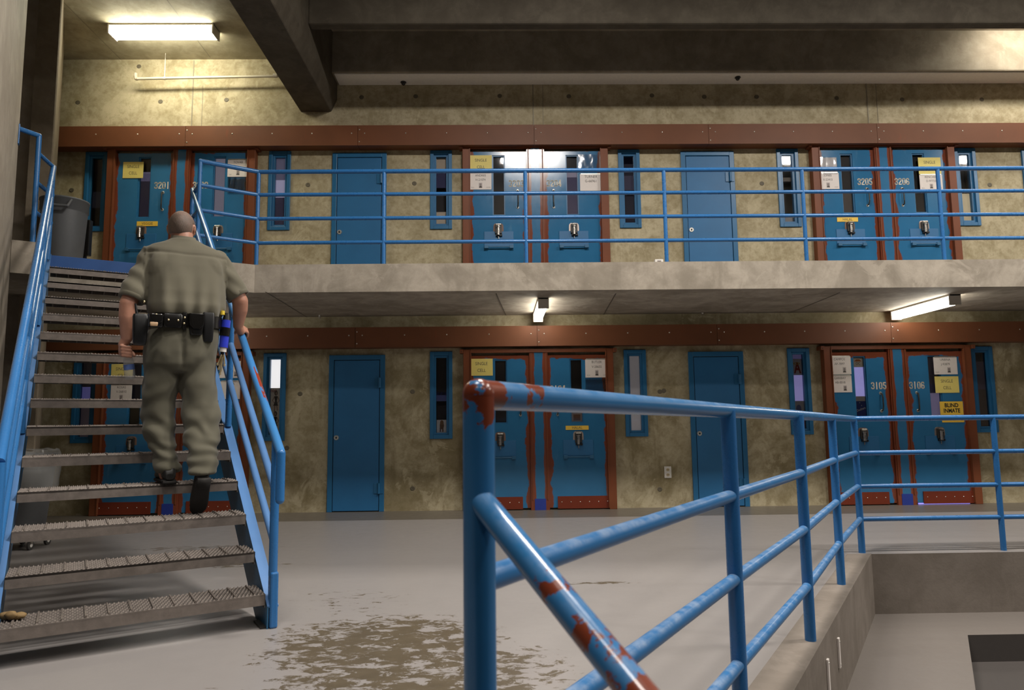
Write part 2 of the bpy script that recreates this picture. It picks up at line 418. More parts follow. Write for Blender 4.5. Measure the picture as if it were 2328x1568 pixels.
def text_mesh(s, size, m, sx=1.0, bold=0.0, shear=0.0, space=1.0):
    k = (s, size, m.name, sx, bold, shear)
    if k in _txt: return _txt[k]
    c = bpy.data.curves.new('lettering', 'FONT'); c.body = s; c.size = size; c.align_x = 'CENTER'; c.align_y = 'CENTER'
    c.offset = bold; c.shear = shear; c.space_line = space; c.resolution_u = 3
    o = bpy.data.objects.new('t', c); COL.objects.link(o); bpy.context.view_layer.update()
    me = bpy.data.meshes.new_from_object(o.evaluated_get(bpy.context.evaluated_depsgraph_get()))
    bpy.data.objects.remove(o); me.name = 'lettering'
    me.transform(Matrix.Rotation(PI/2, 4, 'X') @ Matrix.Scale(sx, 4, (1, 0, 0)))
    me.materials.clear(); me.materials.append(m); _txt[k] = me; return me
def text(s, size, m, loc, parent, sx=1.0, bold=0.0, shear=0.0, name='lettering', rot=0.0):
    o = bpy.data.objects.new(name, text_mesh(s, size, m, sx, bold, shear)); COL.objects.link(o); o.parent = parent
    o.location = Vector(loc)-wloc(parent); o.rotation_euler = (0, rot, 0); return o
# ------------------------------------------------------------------ SETTING: walls, floors, slab, beams
UPX = [-5.301, -2.890, -.752, 1.762, 3.905, 6.325]     # slit windows, both storeys
WZ = {0: (.90, 2.02), 1: (3.645, 4.72)}
openings = []
for lv in (0, 1):
    for x in UPX: openings.append((x-.125, x+.125, WZ[lv][0]+.02, WZ[lv][1]-.02))
def wall_with_openings(x0, x1, z0, z1, y0, ops):
    xs = sorted({x0, x1, *[o[0] for o in ops], *[o[1] for o in ops]}); zs = sorted({z0, z1, *[o[2] for o in ops], *[o[3] for o in ops]})
    m = MB(); idx = {}
    def vi(x, z):
        if (x, z) not in idx: idx[(x, z)] = len(m.v); m.v.append(Vector((x, y0, z)))
        return idx[(x, z)]
    for a, b in zip(xs[:-1], xs[1:]):
        for c, d in zip(zs[:-1], zs[1:]):
            if any(o[0] < (a+b)/2 < o[1] and o[2] < (c+d)/2 < o[3] for o in ops): continue
            m.f.append([vi(a, c), vi(b, c), vi(b, d), vi(a, d)]); m.sm.append(False)
    for o in ops:    # reveals
        q = [(o[0], o[2]), (o[1], o[2]), (o[1], o[3]), (o[0], o[3])]
        for i in range(4):
            (a, c), (b, d) = q[i], q[(i+1) % 4]
            m.add([(a, y0, c), (b, y0, d), (b, y0+.25, d), (a, y0+.25, c)], [(0, 1, 2, 3)])
    return m
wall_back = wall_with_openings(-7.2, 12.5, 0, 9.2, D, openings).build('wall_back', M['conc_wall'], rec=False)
tag(wall_back, 'stained board-marked concrete wall of the cell tiers, behind all the blue doors', 'wall', kind='structure')
# form-tie holes and pour joints of the back wall
for px, py in [(177, 233), (365, 231), (515, 227), (822, 221), (945, 219), (1136, 218), (1293, 219), (1482, 217), (1601, 220), (1720, 220), (1902, 223), (2051, 226), (2232, 226),
               (316, 151), (700, 420), (942, 417), (1732, 417), (2250, 420), (163, 432), (910, 1102 if False else 640+530), (682, 895), (938, 890), (938, 1110), (1509, 888), (1500, 890), (1500, 1112), (652, 1018)]:
    p = atY(px, py, D); MB().loft([(p+Vector((0, -.001, 0)), (.032, 0, 0), (0, 0, .03)), (p+Vector((0, -.006, 0)), (.024, 0, 0), (0, 0, .022)), (p+Vector((0, -.002, 0)), (.012, 0, 0), (0, 0, .012))], 12).build('tie_plug', flat((.12, .10, .065)), wall_back)
for x in (-4.08, .49, 5.05):
    MB().box((x-.006, D-.006, 5.02), (x+.006, D+.01, 6.0)).build('pour_joint', flat((.24, .21, .15)), wall_back)
    MB().box((x+.13, D-.004, 5.02), (x+.136, D+.01, 5.65)).build('pour_joint', flat((.24, .21, .15)), wall_back)
MB().box((-6, D-.012, 5.0), (12, D+.01, 5.03)).build('pour_joint', M['conc_up'], wall_back)

# dayroom floor with the sunken pit
A = atZ(1981, 1259, 0); dgn = Vector((-.54, -.842, 0)).normalized(); B = A+dgn*13
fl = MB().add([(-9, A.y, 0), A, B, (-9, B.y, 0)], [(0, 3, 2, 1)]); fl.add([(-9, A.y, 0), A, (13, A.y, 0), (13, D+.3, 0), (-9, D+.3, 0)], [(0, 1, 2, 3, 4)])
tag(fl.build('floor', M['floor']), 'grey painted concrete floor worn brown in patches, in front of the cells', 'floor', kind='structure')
PZ = -.475
band = MB().add([A+Vector((0, 0, .004)), A+Vector((-.20, 0, .004)), B+Vector((-.20, 0, .004)), B+Vector((0, 0, .004)), A, A+Vector((-.20, 0, 0)), B+Vector((-.20, 0, 0)), B],
                [(0, 1, 2, 3), (0, 3, 7, 4), (1, 5, 6, 2), (0, 4, 5, 1)])
tag(band.build('trim_1', M['conc_pit']), 'smooth concrete border strip along the pit edge under the near railing', 'kerb', kind='structure')
pw = MB().add([A, B, B+Vector((0, 0, PZ)), A+Vector((0, 0, PZ))], [(0, 1, 2, 3)])
tag(pw.build('wall_pit_left', M['conc_pit']), 'low concrete side wall of the sunken floor, below the near railing', 'wall', kind='structure')
pw = MB().add([A, (13, A.y, 0), (13, A.y, PZ), A+Vector((0, 0, PZ))], [(0, 1, 2, 3)])
tag(pw.build('wall_pit_back', M['conc_pit']), 'low dark concrete far wall of the sunken floor, bottom right', 'wall', kind='structure')
K = atZ(2200, 1443, PZ); K2 = atZ(2218, 1568, PZ); kd = (K2-K).normalized(); KB = K+kd*5
A2 = Vector((A.x, A.y, PZ)); B2 = Vector((B.x, B.y, PZ))
pf = MB().add([A2, (13, A.y, PZ), (13, K.y, PZ), K], [(0, 3, 2, 1)]); pf.add([A2, K, KB, B2], [(0, 1, 2, 3)])
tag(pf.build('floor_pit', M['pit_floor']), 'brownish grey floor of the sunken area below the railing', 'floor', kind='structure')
st = Vector((0, 0, -.19))
pf = MB().add([K, KB, KB+st, K+st], [(0, 1, 2, 3)]); pf.add([K, (13, K.y, PZ), (13, K.y, PZ-.19), K+st], [(0, 1, 2, 3)])
pf.add([K+st, (13, K.y, PZ-.19), (13, -7, PZ-.19), KB+st], [(0, 1, 2, 3)])
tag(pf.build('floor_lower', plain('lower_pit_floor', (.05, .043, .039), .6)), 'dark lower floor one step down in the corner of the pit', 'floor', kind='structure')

# balcony slab: straight front at YF, bent front along the stair's landing, with a notch for the stair
YF = atZ(1200, 597, U).y
def su(u, s): q = S3(u, s, 0); return (q.x, q.y)
uc = None
p_ = S3(0, 3.52, 0); t_ = (YF-p_.y)/LA.y; Cc = p_+LA*t_
poly = [(12.5, YF), (Cc.x, Cc.y), su(.075, 3.52), su(.075, 4.09), su(-1.275, 4.09), su(-1.275, 3.52), su(-1.487, 3.52), su(-1.487, 3.565), su(-2.6, 3.565), (-7.2, D-1), (-7.2, D), (12.5, D)]
slab = MB().prism(poly, SOF, U).build('floor_balcony', M['conc_slab'], rec=True)
tag(slab, 'grey concrete balcony slab of the upper tier, its front edge bent at the stair', 'balcony', kind='structure')
for (x0, y0, x1, y1) in [(604, 663, 701, 722), (1400, 667, 1361, 734), (1909, 665, 1793, 712), (1128, 667, 1150, 716)]:
    a = atZ(x0, y0, SOF); b = atZ(x1, y1, SOF); dd = (b-a).normalized(); s_ = Vector((-dd.y, dd.x, 0))*.006
    MB().add([a-s_+Vector((0, 0, -.003)), a+s_+Vector((0, 0, -.003)), b+s_+Vector((0, 0, -.003)), b-s_+Vector((0, 0, -.003)), a-s_, a+s_, b+s_, b-s_], [(0, 1, 2, 3), (0, 4, 5, 1), (2, 6, 7, 3)]).build('pour_joint', flat((.09, .075, .055)), slab)
# side wall, its end pier
UL, UPR, SJ = -1.49, -1.262, 4.75
wl = MB().prism([su(UL, .9), su(UL, 3.56), su(UL-.4, 3.56), su(UL-.4, .9)], 0, 9.2)
tag(wl.build('wall_left', M['conc_left']), 'pale streaked concrete wall at the left edge beside the stair', 'wall', kind='structure')
tag(MB().prism([su(-2.6, SJ+.25), su(-1.465, SJ+.25), su(-1.465, 6.2), su(-2.6, 6.2)], 0, 7.2).build('wall_left_return', M['conc_left']), 'narrow concrete return between the left wall and the dark pier', 'wall', kind='structure')
pr = MB().prism([su(-1.475, SJ), su(UPR-.012, SJ), su(UPR, SJ+.012), su(UPR, 6.2), su(-1.475, 6.2)], 0, 7.2)
tag(pr.build('wall_pier', concrete('pier_concrete', (.19, .155, .11), (.14, .11, .075), (.10, .078, .05), .4, .3)), 'dark concrete pier between the left wall and the first cell', 'pillar', kind='structure')
# left bay ceiling, cross beam, the two beams along the tier and the painted soffit
cl = MB().box((-7.2, 4.2, 6.015), (-2.6, D+.1, 6.2))
ceil_l = cl.build('ceiling_bay', M['conc_up']); tag(ceil_l, 'lit concrete ceiling of the bay above cell 3201', 'ceiling', kind='structure')
for (x0, y0, x1, y1) in [(145, 5, 275, 135), (380, 0, 478, 130)]:
    a = atZ(x0, y0, 6.015); b = atZ(x1, y1, 6.015); dd = (b-a).normalized(); s_ = Vector((-dd.y, dd.x, 0))*.006; dn = Vector((0, 0, -.003))
    MB().add([a-s_+dn, a+s_+dn, b+s_+dn, b-s_+dn, a-s_, a+s_, b+s_, b-s_], [(0, 1, 2, 3), (0, 4, 5, 1), (2, 6, 7, 3)]).build('pour_joint', flat((.2, .18, .13)), ceil_l)
prof = [(-2.635, 5.27), (-2.225, 5.27), (-2.15, 5.44), (-2.15, 9.2), (-2.635, 9.2)]
bm_ = MB(); n = len(prof); bm_.add([(x, 4.2, z) for x, z in prof]+[(x, D+.05, z) for x, z in prof], [tuple(range(n)), tuple(range(n, 2*n))]+[(i, (i+1) % n, n+(i+1) % n, n+i) for i in range(n)])
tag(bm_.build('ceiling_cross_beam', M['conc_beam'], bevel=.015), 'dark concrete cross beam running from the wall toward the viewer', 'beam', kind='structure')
b1 = MB().box((-2.16, 8.77, 5.655), (12.5, D+.05, 7.3))
b1o = b1.build('ceiling_wall_beam', M['conc_beam2'], bevel=.02); tag(b1o, 'dark concrete beam face above the white painted soffit', 'beam', kind='structure')
tag(MB().box((-2.12, 8.80, 5.645), (12.5, D-.002, 5.66)).build('trim_2', M['white_paint']), 'long white painted soffit strip above the upper wall', 'soffit', kind='structure')
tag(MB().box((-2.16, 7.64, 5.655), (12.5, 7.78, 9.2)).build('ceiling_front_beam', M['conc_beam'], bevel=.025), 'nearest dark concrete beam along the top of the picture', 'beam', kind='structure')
tag(MB().box((-2.16, 2.75, 5.655), (12.5, 2.90, 9.2)).build('added_shade_beam', M['conc_beam'], bevel=.025), 'unseen concrete beam added to shade the front beam from the hall lamps', 'beam', kind='structure')  # out of view, added to keep lamp light off the front beam
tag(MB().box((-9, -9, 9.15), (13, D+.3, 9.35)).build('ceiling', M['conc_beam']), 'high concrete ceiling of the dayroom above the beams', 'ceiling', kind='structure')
dim = concrete('hall_concrete', (.13, .115, .095), (.10, .085, .07), (.07, .06, .045))
tag(MB().box((-9, -9.2, -1), (13, -9, 9.2)).build('wall_front', dim), 'dim concrete wall of the dayroom behind the viewer', 'wall', kind='structure')
tag(MB().box((13, -9, -1), (13.2, D+.3, 9.2)).build('wall_right', dim), 'dim concrete end wall of the dayroom beyond the last cells', 'wall', kind='structure')
tag(MB().box((-9.2, -9, -.1), (-9, D+.3, 9.2)).build('wall_left_far', dim), 'dim concrete wall of the dayroom past the left stair wall', 'wall', kind='structure')
# header covers over the doors (joined panels with bolt heads)
JX = [-6.4, -4.075, -1.83, .487, 2.80, 5.055, 7.35, 9.6]
for lv, (z0, z1) in enumerate([(2.065, 2.325), (4.73, 5.003)]):
    t = empty('trim_%d' % (3+lv), (0, 8.92, z0), ['long brown-red steel cover panel over the lower cell doors', 'long brown-red steel cover panel over the upper cell doors'][lv], 'door header', kind='structure')
    for a, b in zip(JX[:-1], JX[1:]):
        q = MB().box((a+.002, 8.92, z0), (b-.002, 8.926, z1)).box((a+.002, 8.926, z0), (b-.002, D, z0+.006)).box((a+.002, 8.926, z1-.006), (b-.002, D, z1)).build('cover_panel', M['trim'], t)
        nb = 5
        pts = [(a+.09+(b-a-.17)*i/(nb-1), z0+(z1-z0)*.60) for i in range(nb)]+[(a+.022, z0+.05), (a+.022, z1-.06)]
        for (x, z) in pts: MB().ball((x, 8.919, z), (.009, .006, .009), 8, 4).build('bolt', M['bolt'], q)
# ------------------------------------------------------------------ slit windows
PURP = (.10, .09, .16)
spec = {
 (1, 0): ('narrow upper cell window with a dim violet interior, left of door 3201', [(0, .55, (.035, .033, .045), .0), (.55, 1, (.05, .046, .06), .0), (.28, .52, (.22, .21, .25), .1)], (.06, .055, .08), .15),
 (1, 1): ('narrow upper cell window glowing pale violet, right of door 3202', [(.0, .42, (.10, .09, .17), .12), (.42, .68, (.48, .46, .64), .5), (.68, 1, (.20, .19, .29), .3)], (.10, .09, .17), .3),
 (1, 2): ('narrow upper cell window with beige card at its top and bottom, left of door 3203', [(.80, 1, (.75, .62, .47), .0), (0, .19, (.78, .66, .50), .0), (.55, .78, (.03, .03, .10), .1)], (.008, .008, .01), 0),
 (1, 3): ('narrow dark navy upper cell window, right of door 3204', [(.5, .72, (.06, .055, .10), .1)], (.018, .018, .04), .1),
 (1, 4): ('narrow black upper cell window with a painted white reflection at its top, left of door 3205', [(.93, 1, (.75, .72, .66), .3), (.62, .68, (.20, .17, .14), 0), (.0, .08, (.45, .42, .38), 0)], (.012, .01, .009), 0),  # topmost piece paints a white reflection in the glass, slightly glowing
 (1, 5): ('narrow upper cell window covered cream below and black above, right of door 3206', [(0, .42, (.92, .78, .50), .22)], (.004, .004, .004), 0),
 (0, 0): ('narrow lower cell window with violet light behind the stair treads', [(.66, 1, (.10, .085, .09), .05), (.46, .66, (.17, .16, .42), .3), (.0, .46, (.17, .13, .15), .1)], (.1, .09, .14), .2),
 (0, 1): ('narrow lower cell window bright white at the top with a magazine page below it', [(.62, 1, (1, .98, .95), 1.2)], (.35, .31, .25), .0),
 (0, 2): ('narrow lower cell window with a dark interior and an animal picture at its foot', [(.5, 1, (.055, .048, .05), .0), (.42, .54, (.07, .08, .20), .1)], (.04, .035, .04), .0),
 (0, 3): ('narrow lower cell window filled with white paper', [(.0, 1, (.86, .80, .79), .10)], (.5, .5, .5), 0),
 (0, 4): ('narrow lower cell window with team pictures and a lavender light, left of door 3105', [(.36, .72, (.33, .30, .60), .6), (.94, 1, (.20, .17, .36), .2), (.0, .1, (.30, .20, .22), 0)], (.03, .025, .05), .1),
 (0, 5): ('narrow lower cell window covered with brown card, right of door 3106', [(.5, .88, (.12, .09, .12), .05), (0, .5, (.17, .12, .09), .0)], (.06, .05, .06), 0)}
WIN = {}
k = 0
for lv in (1, 0):
    for i, x in enumerate(UPX):
        k += 1; lab, cards, ic, ie = spec[(lv, i)]; z0, z1 = WZ[lv]
        t = empty('window_%d' % k, (x, D, z0), lab, 'window', 'narrow cell windows', 'structure'); WIN[(lv, i)] = t
        MB().ring(x-.145, x+.145, z0, z1, x-.098, x+.098, z0+.048, z1-.048, D-.022, D+.02).build('frame', M['frame_blue'], t, .004)
        MB().ring(x-.1, x+.1, z0+.046, z1-.046, x-.078, x+.078, z0+.068, z1-.068, D+.005, D+.06).build('inner_frame', M['frame_blue'], t, .003)
        gx, g0, g1 = .067, z0+.078, z1-.078
        MB().ring(x-.082, x+.082, z0+.064, z1-.064, x-gx, x+gx, g0, g1, D+.008, D+.07).build('glazing_bead', M['frame_blue'], t)
        MB().box((x-gx-.005, D+.028, g0-.005), (x+gx+.005, D+.034, g1+.005)).build('pane', M['glass'], t)
        MB().box((x-.1, D+.16, z0), (x+.1, D+.17, z1)).build('interior', flat(ic, ie), t)
        for (a, b, c, e) in cards:
            MB().box((x-gx-.004, D+.058, g0+(g1-g0)*a), (x+gx+.004, D+.062+.001*len(cards), g0+(g1-g0)*b)).build('backing_patch', flat(c, e), t)
# pictures stuck inside the glass
def picture(name, lv, i, a, b, m, label, hw=.062, dx=0):
    x = UPX[i]+dx; z0, z1 = WZ[lv]; g0, g1 = z0+.078, z1-.078
    za, zb = g0+(g1-g0)*a, g0+(g1-g0)*b
    o = MB().box((x-hw, D+0.0480, za), (x+hw, D+0.0520, zb)).top(name, m, (x, D+0.0480, za)); tag(o, label, 'picture'); return o, x, za, zb
o, x, za, zb = picture('picture_card', 0, 2, .0, .17, flat((.9, .88, .85)), 'small picture of a brown bear-like animal at the foot of a lower window')
h = zb-za; c = x+.004
MB().loft([((c, D+0.0465, za+h*.55), (.028, 0, 0), (0, 0, h*.30)), ((c, D+0.0455, za+h*.55), (.02, 0, 0), (0, 0, h*.24))], 14).build('animal_body', M['brown_ink'], o)
MB().loft([((c, D+0.0450, za+h*.78), (.024, 0, 0), (0, 0, h*.19)), ((c, D+0.0440, za+h*.78), (.016, 0, 0), (0, 0, h*.12))], 14).build('animal_head', flat((.27, .15, .07)), o)
for q in (-.02, .012): MB().box((c+q-.008, D+0.0450, za+h*.06), (c+q+.010, D+0.0475, za+h*.40)).build('animal_leg', M['brown_ink'], o)
o, x, za, zb = picture('magazine_page', 0, 1, .02, .61, flat((.85, .78, .64)), 'magazine page with two posing figures in dark dress, below the bright white window light')
h = zb-za
text('TOT', .045, M['red_ink'], (x-.028, D+0.0465, zb-.03), o, bold=.001)
def fig(cx, z, s, flip):
    f = MB(); f.loft([((cx, D+0.0470, z+s*.86), (.022, 0, 0), (0, 0, .034)), ((cx, D+0.0465, z+s*.86), (.018, 0, 0), (0, 0, .028))], 12); f.build('figure_hair', M['ink'], o)
    MB().loft([((cx+.003*flip, D+0.0460, z+s*.85), (.012, 0, 0), (0, 0, .021)), ((cx+.003*flip, D+0.0455, z+s*.85), (.008, 0, 0), (0, 0, .015))], 12).build('figure_face', M['skin_ink'], o)
    MB().add([(cx-.022, D+0.0460, z+s*.72), (cx+.022, D+0.0460, z+s*.72), (cx+.014, D+0.0460, z+s*.5), (cx+.03, D+0.0460, z+s*.28), (cx-.032, D+0.0460, z+s*.28), (cx-.012, D+0.0460, z+s*.5)], [(0, 1, 2, 3, 4, 5)]).build('figure_dress', M['ink_k'], o)
    for q in (-1, 1): MB().tube((cx+q*.02, D+0.0460, z+s*.70), (cx+q*.043, D+0.0460, z+s*.52), .006, 6).tube((cx+q*.043, D+0.0460, z+s*.52), (cx+q*.022, D+0.0460, z+s*.42), .005, 6).build('figure_arm', M['skin_ink'], o)
    MB().tube((cx-.012, D+0.0470, z+s*.3), (cx-.015, D+0.0470, z), .008, 6).tube((cx+.014, D+0.0470, z+s*.3), (cx+.022, D+0.0470, z+.02), .008, 6).build('figure_leg', M['skin_ink'] if flip > 0 else M['ink_k'], o)
fig(x+.006, za+h*.47, h*.50, 1); fig(x+.004, za+h*.02, h*.48, -1)
o, x, za, zb = picture('team_card', 0, 4, .72, .94, flat((.85, .82, .82)), 'grey card with a haloed red letter A in a lower window')
h = zb-za
text('A', .20, M['red_ink'], (x+.004, D+0.0465, za+h*.42), o, .62, .006)
MB().loft([((x-.004, D+0.0460, za+h*.72), (.045, 0, 0), (0, 0, .016)), ((x-.004, D+0.0455, za+h*.72), (.030, 0, 0), (0, 0, .008))], 16, caps=False).build('halo', M['gold_ink'], o)
o, x, za, zb = picture('player_card', 0, 4, .20, .37, flat((.40, .38, .36)), 'grey and blue player card in the middle of the window left of door 3105', .066, .006)
MB().loft([((x-.012, D+0.0465, za+.06), (.035, 0, 0), (0, 0, .055)), ((x-.012, D+0.0460, za+.06), (.025, 0, 0), (0, 0, .045))], 12).build('card_figure', flat((.10, .12, .25)), o)
o, x, za, zb = picture('player_card', 0, 4, .02, .19, flat((.30, .09, .06)), 'red and white player card low in the window left of door 3105', .066, .008)
MB().loft([((x, D+0.0465, za+.10), (.03, 0, 0), (0, 0, .03)), ((x, D+0.0460, za+.10), (.02, 0, 0), (0, 0, .02))], 12).build('card_figure', flat((.62, .55, .52)), o)
# ------------------------------------------------------------------ cell doors
STROKES = {
 '0': [[(.42, 1.46), (.28, 1.46), (.14, 1.3), (.14, .3), (.28, .14), (.42, .14)], [(.58, 1.46), (.72, 1.46), (.86, 1.3), (.86, .3), (.72, .14), (.58, .14)]],
 '1': [[(.5, .02), (.5, 1.58)]],
 '2': [[(.14, 1.15), (.14, 1.32), (.28, 1.46), (.70, 1.46), (.86, 1.3), (.86, 1.02), (.2, .34)], [(.1, .14), (.9, .14)]],
 '3': [[(.14, 1.2), (.16, 1.36), (.28, 1.46), (.70, 1.46), (.86, 1.3), (.86, 1.0), (.72, .84), (.42, .84)], [(.78, .76), (.86, .62), (.86, .3), (.72, .14), (.28, .14), (.14, .3), (.14, .42)]],
 '4': [[(.68, .02), (.68, 1.58)], [(.52, 1.5), (.12, .55), (.12, .40), (.52, .40)], [(.80, .40), (.95, .40)]],
 '5': [[(.84, 1.46), (.18, 1.46), (.18, .92), (.62, .92), (.84, .74), (.84, .3), (.70, .14), (.52, .14)], [(.40, .14), (.28, .14), (.14, .3), (.14, .42)]],
 '6': [[(.84, 1.2), (.84, 1.32), (.70, 1.46), (.3, 1.46), (.14, 1.3), (.14, .3), (.28, .14), (.40, .14)], [(.54, .14), (.70, .14), (.86, .3), (.86, .64), (.72, .82), (.30, .82)]]}
def stencil(num, x, y, z, h, parent):
    m = MB(); sx = h*.40; dx = h*.56; x0 = x-dx*len(num)/2
    for i, ch in enumerate(num):
        for pl in STROKES[ch]:
            for (a, b) in zip(pl[:-1], pl[1:]):
                p = Vector((x0+dx*i+a[0]*sx*1.15, y, z-h/2+a[1]*h/1.6)); q = Vector((x0+dx*i+b[0]*sx*1.15, y, z-h/2+b[1]*h/1.6))
                d = (q-p).normalized(); nrm = Vector((-d.z, 0, d.x))*h*.075; e = d*h*.03
                m.add([p-nrm-e, p+nrm-e, q+nrm+e, q-nrm+e], [(0, 1, 2, 3)])
    o = m.build('cell_number', M['stencil'], parent); o['label'] = 'white stencilled cell number'; return o
DY = 9.035           # door face
DOORS = {}
DLAB = {'3201': 'upper blue cell door with a yellow notice and veggie strip, stencilled 3201', '3202': 'upper blue cell door behind the bent end of the balcony rail',
 '3203': 'upper blue cell door with a black window and glossy yellow notice, stencilled 3203', '3204': 'upper blue cell door with a shiny empty sleeve, stencilled 3204',
 '3205': 'upper blue cell door with a crumpled bright sleeve and halal strip, stencilled 3205', '3206': 'upper blue cell door with a black window and yellow notice, stencilled 3206',
 '3101': 'lower blue cell door seen through the stair treads, left of the climbing person', '3102': 'lower blue cell door behind the climbing person and the stair rail',
 '3103': 'lower blue cell door mostly behind the near railing post', '3104': 'lower blue cell door with a halal strip, behind the near top rail',
 '3105': 'lower blue cell door with two white name sheets, stencilled 3105', '3106': 'lower blue cell door with an amber notice, stencilled 3106'}
def cell_door(num, xc, s, base, lv, n):
    """s = -1: left leaf of a pair (signs outside-left), +1: right leaf"""
    lx = xc+s*.495                    # leaf centre
    x = lambda q: xc+s*q              # q measured outward from the pair's centre
    fz = -.065 if lv else 0.0         # the upper leaves sit a little lower
    t = empty('door_%d' % n, (lx, DY, base), DLAB[num], 'door', 'sliding cell doors', 'structure')
    z = lambda h: base+h+(fz if h > .2 else 0)
    X = sorted((x(.12), x(.872))); W = sorted((x(.405), x(.570))); top = z(1.955)
    z0 = base+.025
    MB().ring(X[0], X[1], z0, top, W[0], W[1], z(1.085), z(1.905), DY, DY+.045).build('door_panel', M['door'], t)
    MB().ring(W[0], W[1], z(1.085), z(1.905), W[0]+.014, W[1]-.014, z(1.10), z(1.89), DY+.012, DY+.05).build('window_frame', M['frame_blue'], t)
    MB().box((W[0]+.01, DY+.030, z(1.095)), (W[1]-.01, DY+.034, z(1.895))).build('pane', M['glass'], t)
    # pull handle
    hx = x(.237); hz0, hz1 = z(1.19), z(1.42)
    hd = MB(); hd.path([(hx, DY, hz1), (hx, DY-.035, hz1-.01), (hx-.004*s, DY-.045, (hz0+hz1)/2+.06), (hx-.004*s, DY-.045, (hz0+hz1)/2-.06), (hx, DY-.035, hz0+.01), (hx, DY, hz0)], .0085, 10)
    ho = hd.build('handle', M['dark_steel'], t)
    for q in (hz0, hz1): MB().lathe([(.020, -.004), (.020, .004), (.012, .010)], (0, 0, 0), 14).build('handle_foot', M['brass'], ho) if False else MB().loft([((hx, DY, q), (.019, 0, 0), (0, 0, .021)), ((hx, DY-.010, q), (.012, 0, 0), (0, 0, .014))], 14).build('handle_foot', M['bolt'], ho)
    # lock of the food port: worn plate, body, hasp, padlock shackle
    kx = x(.497); kz = z(.888)
    lk = MB().loft([((kx, DY+.001, kz), (.068, 0, 0), (0, 0, .092)), ((kx, DY-.005, kz), (.066, 0, 0), (0, 0, .09))], 20, pw=4).build('lock', flat((.20, .12, .09)) if (n % 2) else steel('bare_plate', (.5, .42, .38), .35), t)
    MB().box((kx-.045, DY-.03, kz-.055), (kx+.045, DY-.004, kz+.07)).build('lock_body', M['dark_steel'], lk, .006)
    MB().tube((kx-.004, DY-.04, kz-.075), (kx-.004, DY-.04, kz+.035), .020, 14).tube((kx-.004, DY-.045, kz+.030), (kx-.004, DY-.045, kz+.045), .026, 14).build('lock_cylinder', M['chrome'], lk)
    MB().tube((kx-.034, DY-.028, kz+.068), (kx+.034, DY-.028, kz+.068), .013, 10).build('lock_hinge', M['chrome'], lk)
    MB().box((kx-.035, DY-.035, kz-.088), (kx+.05, DY-.005, kz-.062)).build('hasp', M['black'], lk, .003)
    MB().tube((kx, DY-.022, kz-.125), (kx, DY-.022, kz-.085), .006, 8).build('lock_pin', M['chrome'], lk)
    # food port flap and its pull bar
    P = sorted((x(.30), x(.685)))
    MB().box((P[0], DY-.008, z(.665)), (P[1], DY+.005, z(.868))).build('food_port', M['blue'], t, .003)
    br = MB().tube((P[0]+.03, DY-.035, z(.655)), (P[1]-.03, DY-.035, z(.655)), .009, 10)
    bo = br.build('port_bar', M['stringer'], t)
    for q in (P[0]+.028, P[1]-.028): MB().box((q-.026, DY-.045, z(.635)), (q+.026, DY, z(.675))).build('bar_bracket', M['stringer'], bo, .003)
    # kick plate with bolts
    Q = sorted((x(.22), x(.90)))
    kp = MB().box((Q[0], DY-.016, base+.012), (Q[1], DY-.001, base+.165)).build('kick_plate', M['kick'], t)
    for i in range(6):
        MB().ball((Q[0]+.05+(Q[1]-Q[0]-.1)*i/5, DY-.017, base+.095), (.007, .004, .007), 8, 4).build('bolt', M['bolt'], kp)
    stencil(num, x(.250), DY-.0015, z(1.517), .092, t)
    DOORS[num] = (t, x, z, W)
    return t
PX0 = [-5.115, -.463, 4.198]
n = 0
for lv, base in ((1, U), (0, 0.0)):
    for i, px0 in enumerate(PX0):
        xc = px0+.965
        fz = -.065 if lv else 0
        top = base+2.035+fz
        nm = [['3101', '3102'], ['3103', '3104'], ['3105', '3106']][i]
        if lv: nm = [q[0]+'2'+q[2:] for q in nm]
        fr = empty('trim_%d' % (10+lv*3+i), (xc, DY, base), 'red primed steel frame and centre post around doors %s and %s' % tuple(nm), 'door frame', 'cell door frames', 'structure')
        for s in (-1, 1):
            a, b = sorted((xc+s*.868, xc+s*.965))
            MB().box((a, 8.995, base), (b, D, top)).build('side_jamb', M['red'], fr, .005)
            a, b = sorted((xc+s*.862, xc+s*.872)); MB().box((a, 8.985, base+.02), (b, 9.03, top-.03)).build('guide_strip', M['red'], fr)
            bx = xc+s*.985; tb = top-.05
            bo = MB().box((bx-.022, 8.97, tb), (bx+.022, D, tb+.05)).build('bracket', M['red'], fr); MB().ball((bx, 8.969, tb+.02), (.007, .004, .007), 8, 4).build('bolt', M['dark_steel'], bo)
        MB().box((xc-.87, 8.99, top-.045), (xc+.87, 9.04, top)).build('head_rail', M['red'], fr)
        cp = MB().box((-.118, -.03, 0), (.118, .06, top-base-.04)).mesh('centre_post', M['strip'])
        o = bpy.data.objects.new('centre_post', cp); COL.objects.link(o); o.parent = fr; o.location = (0, 0, 0)
        for s in (-1, 1): MB().box((xc+s*.095-.006, DY-.042, base+.13), (xc+s*.095+.006, DY-.03, top-.05)).build('post_seam', M['red'], fr)
        for s in (-1, 1):
            n += 1; cell_door(nm[(s+1)//2], xc, s, base, lv, n)
        if not lv: MB().box((xc-.07, DY-.036, .0), (xc+.07, DY-.028, .14)).build('post_foot', plain('deep_blue_patch', (.02, .04, .25), .4), fr)
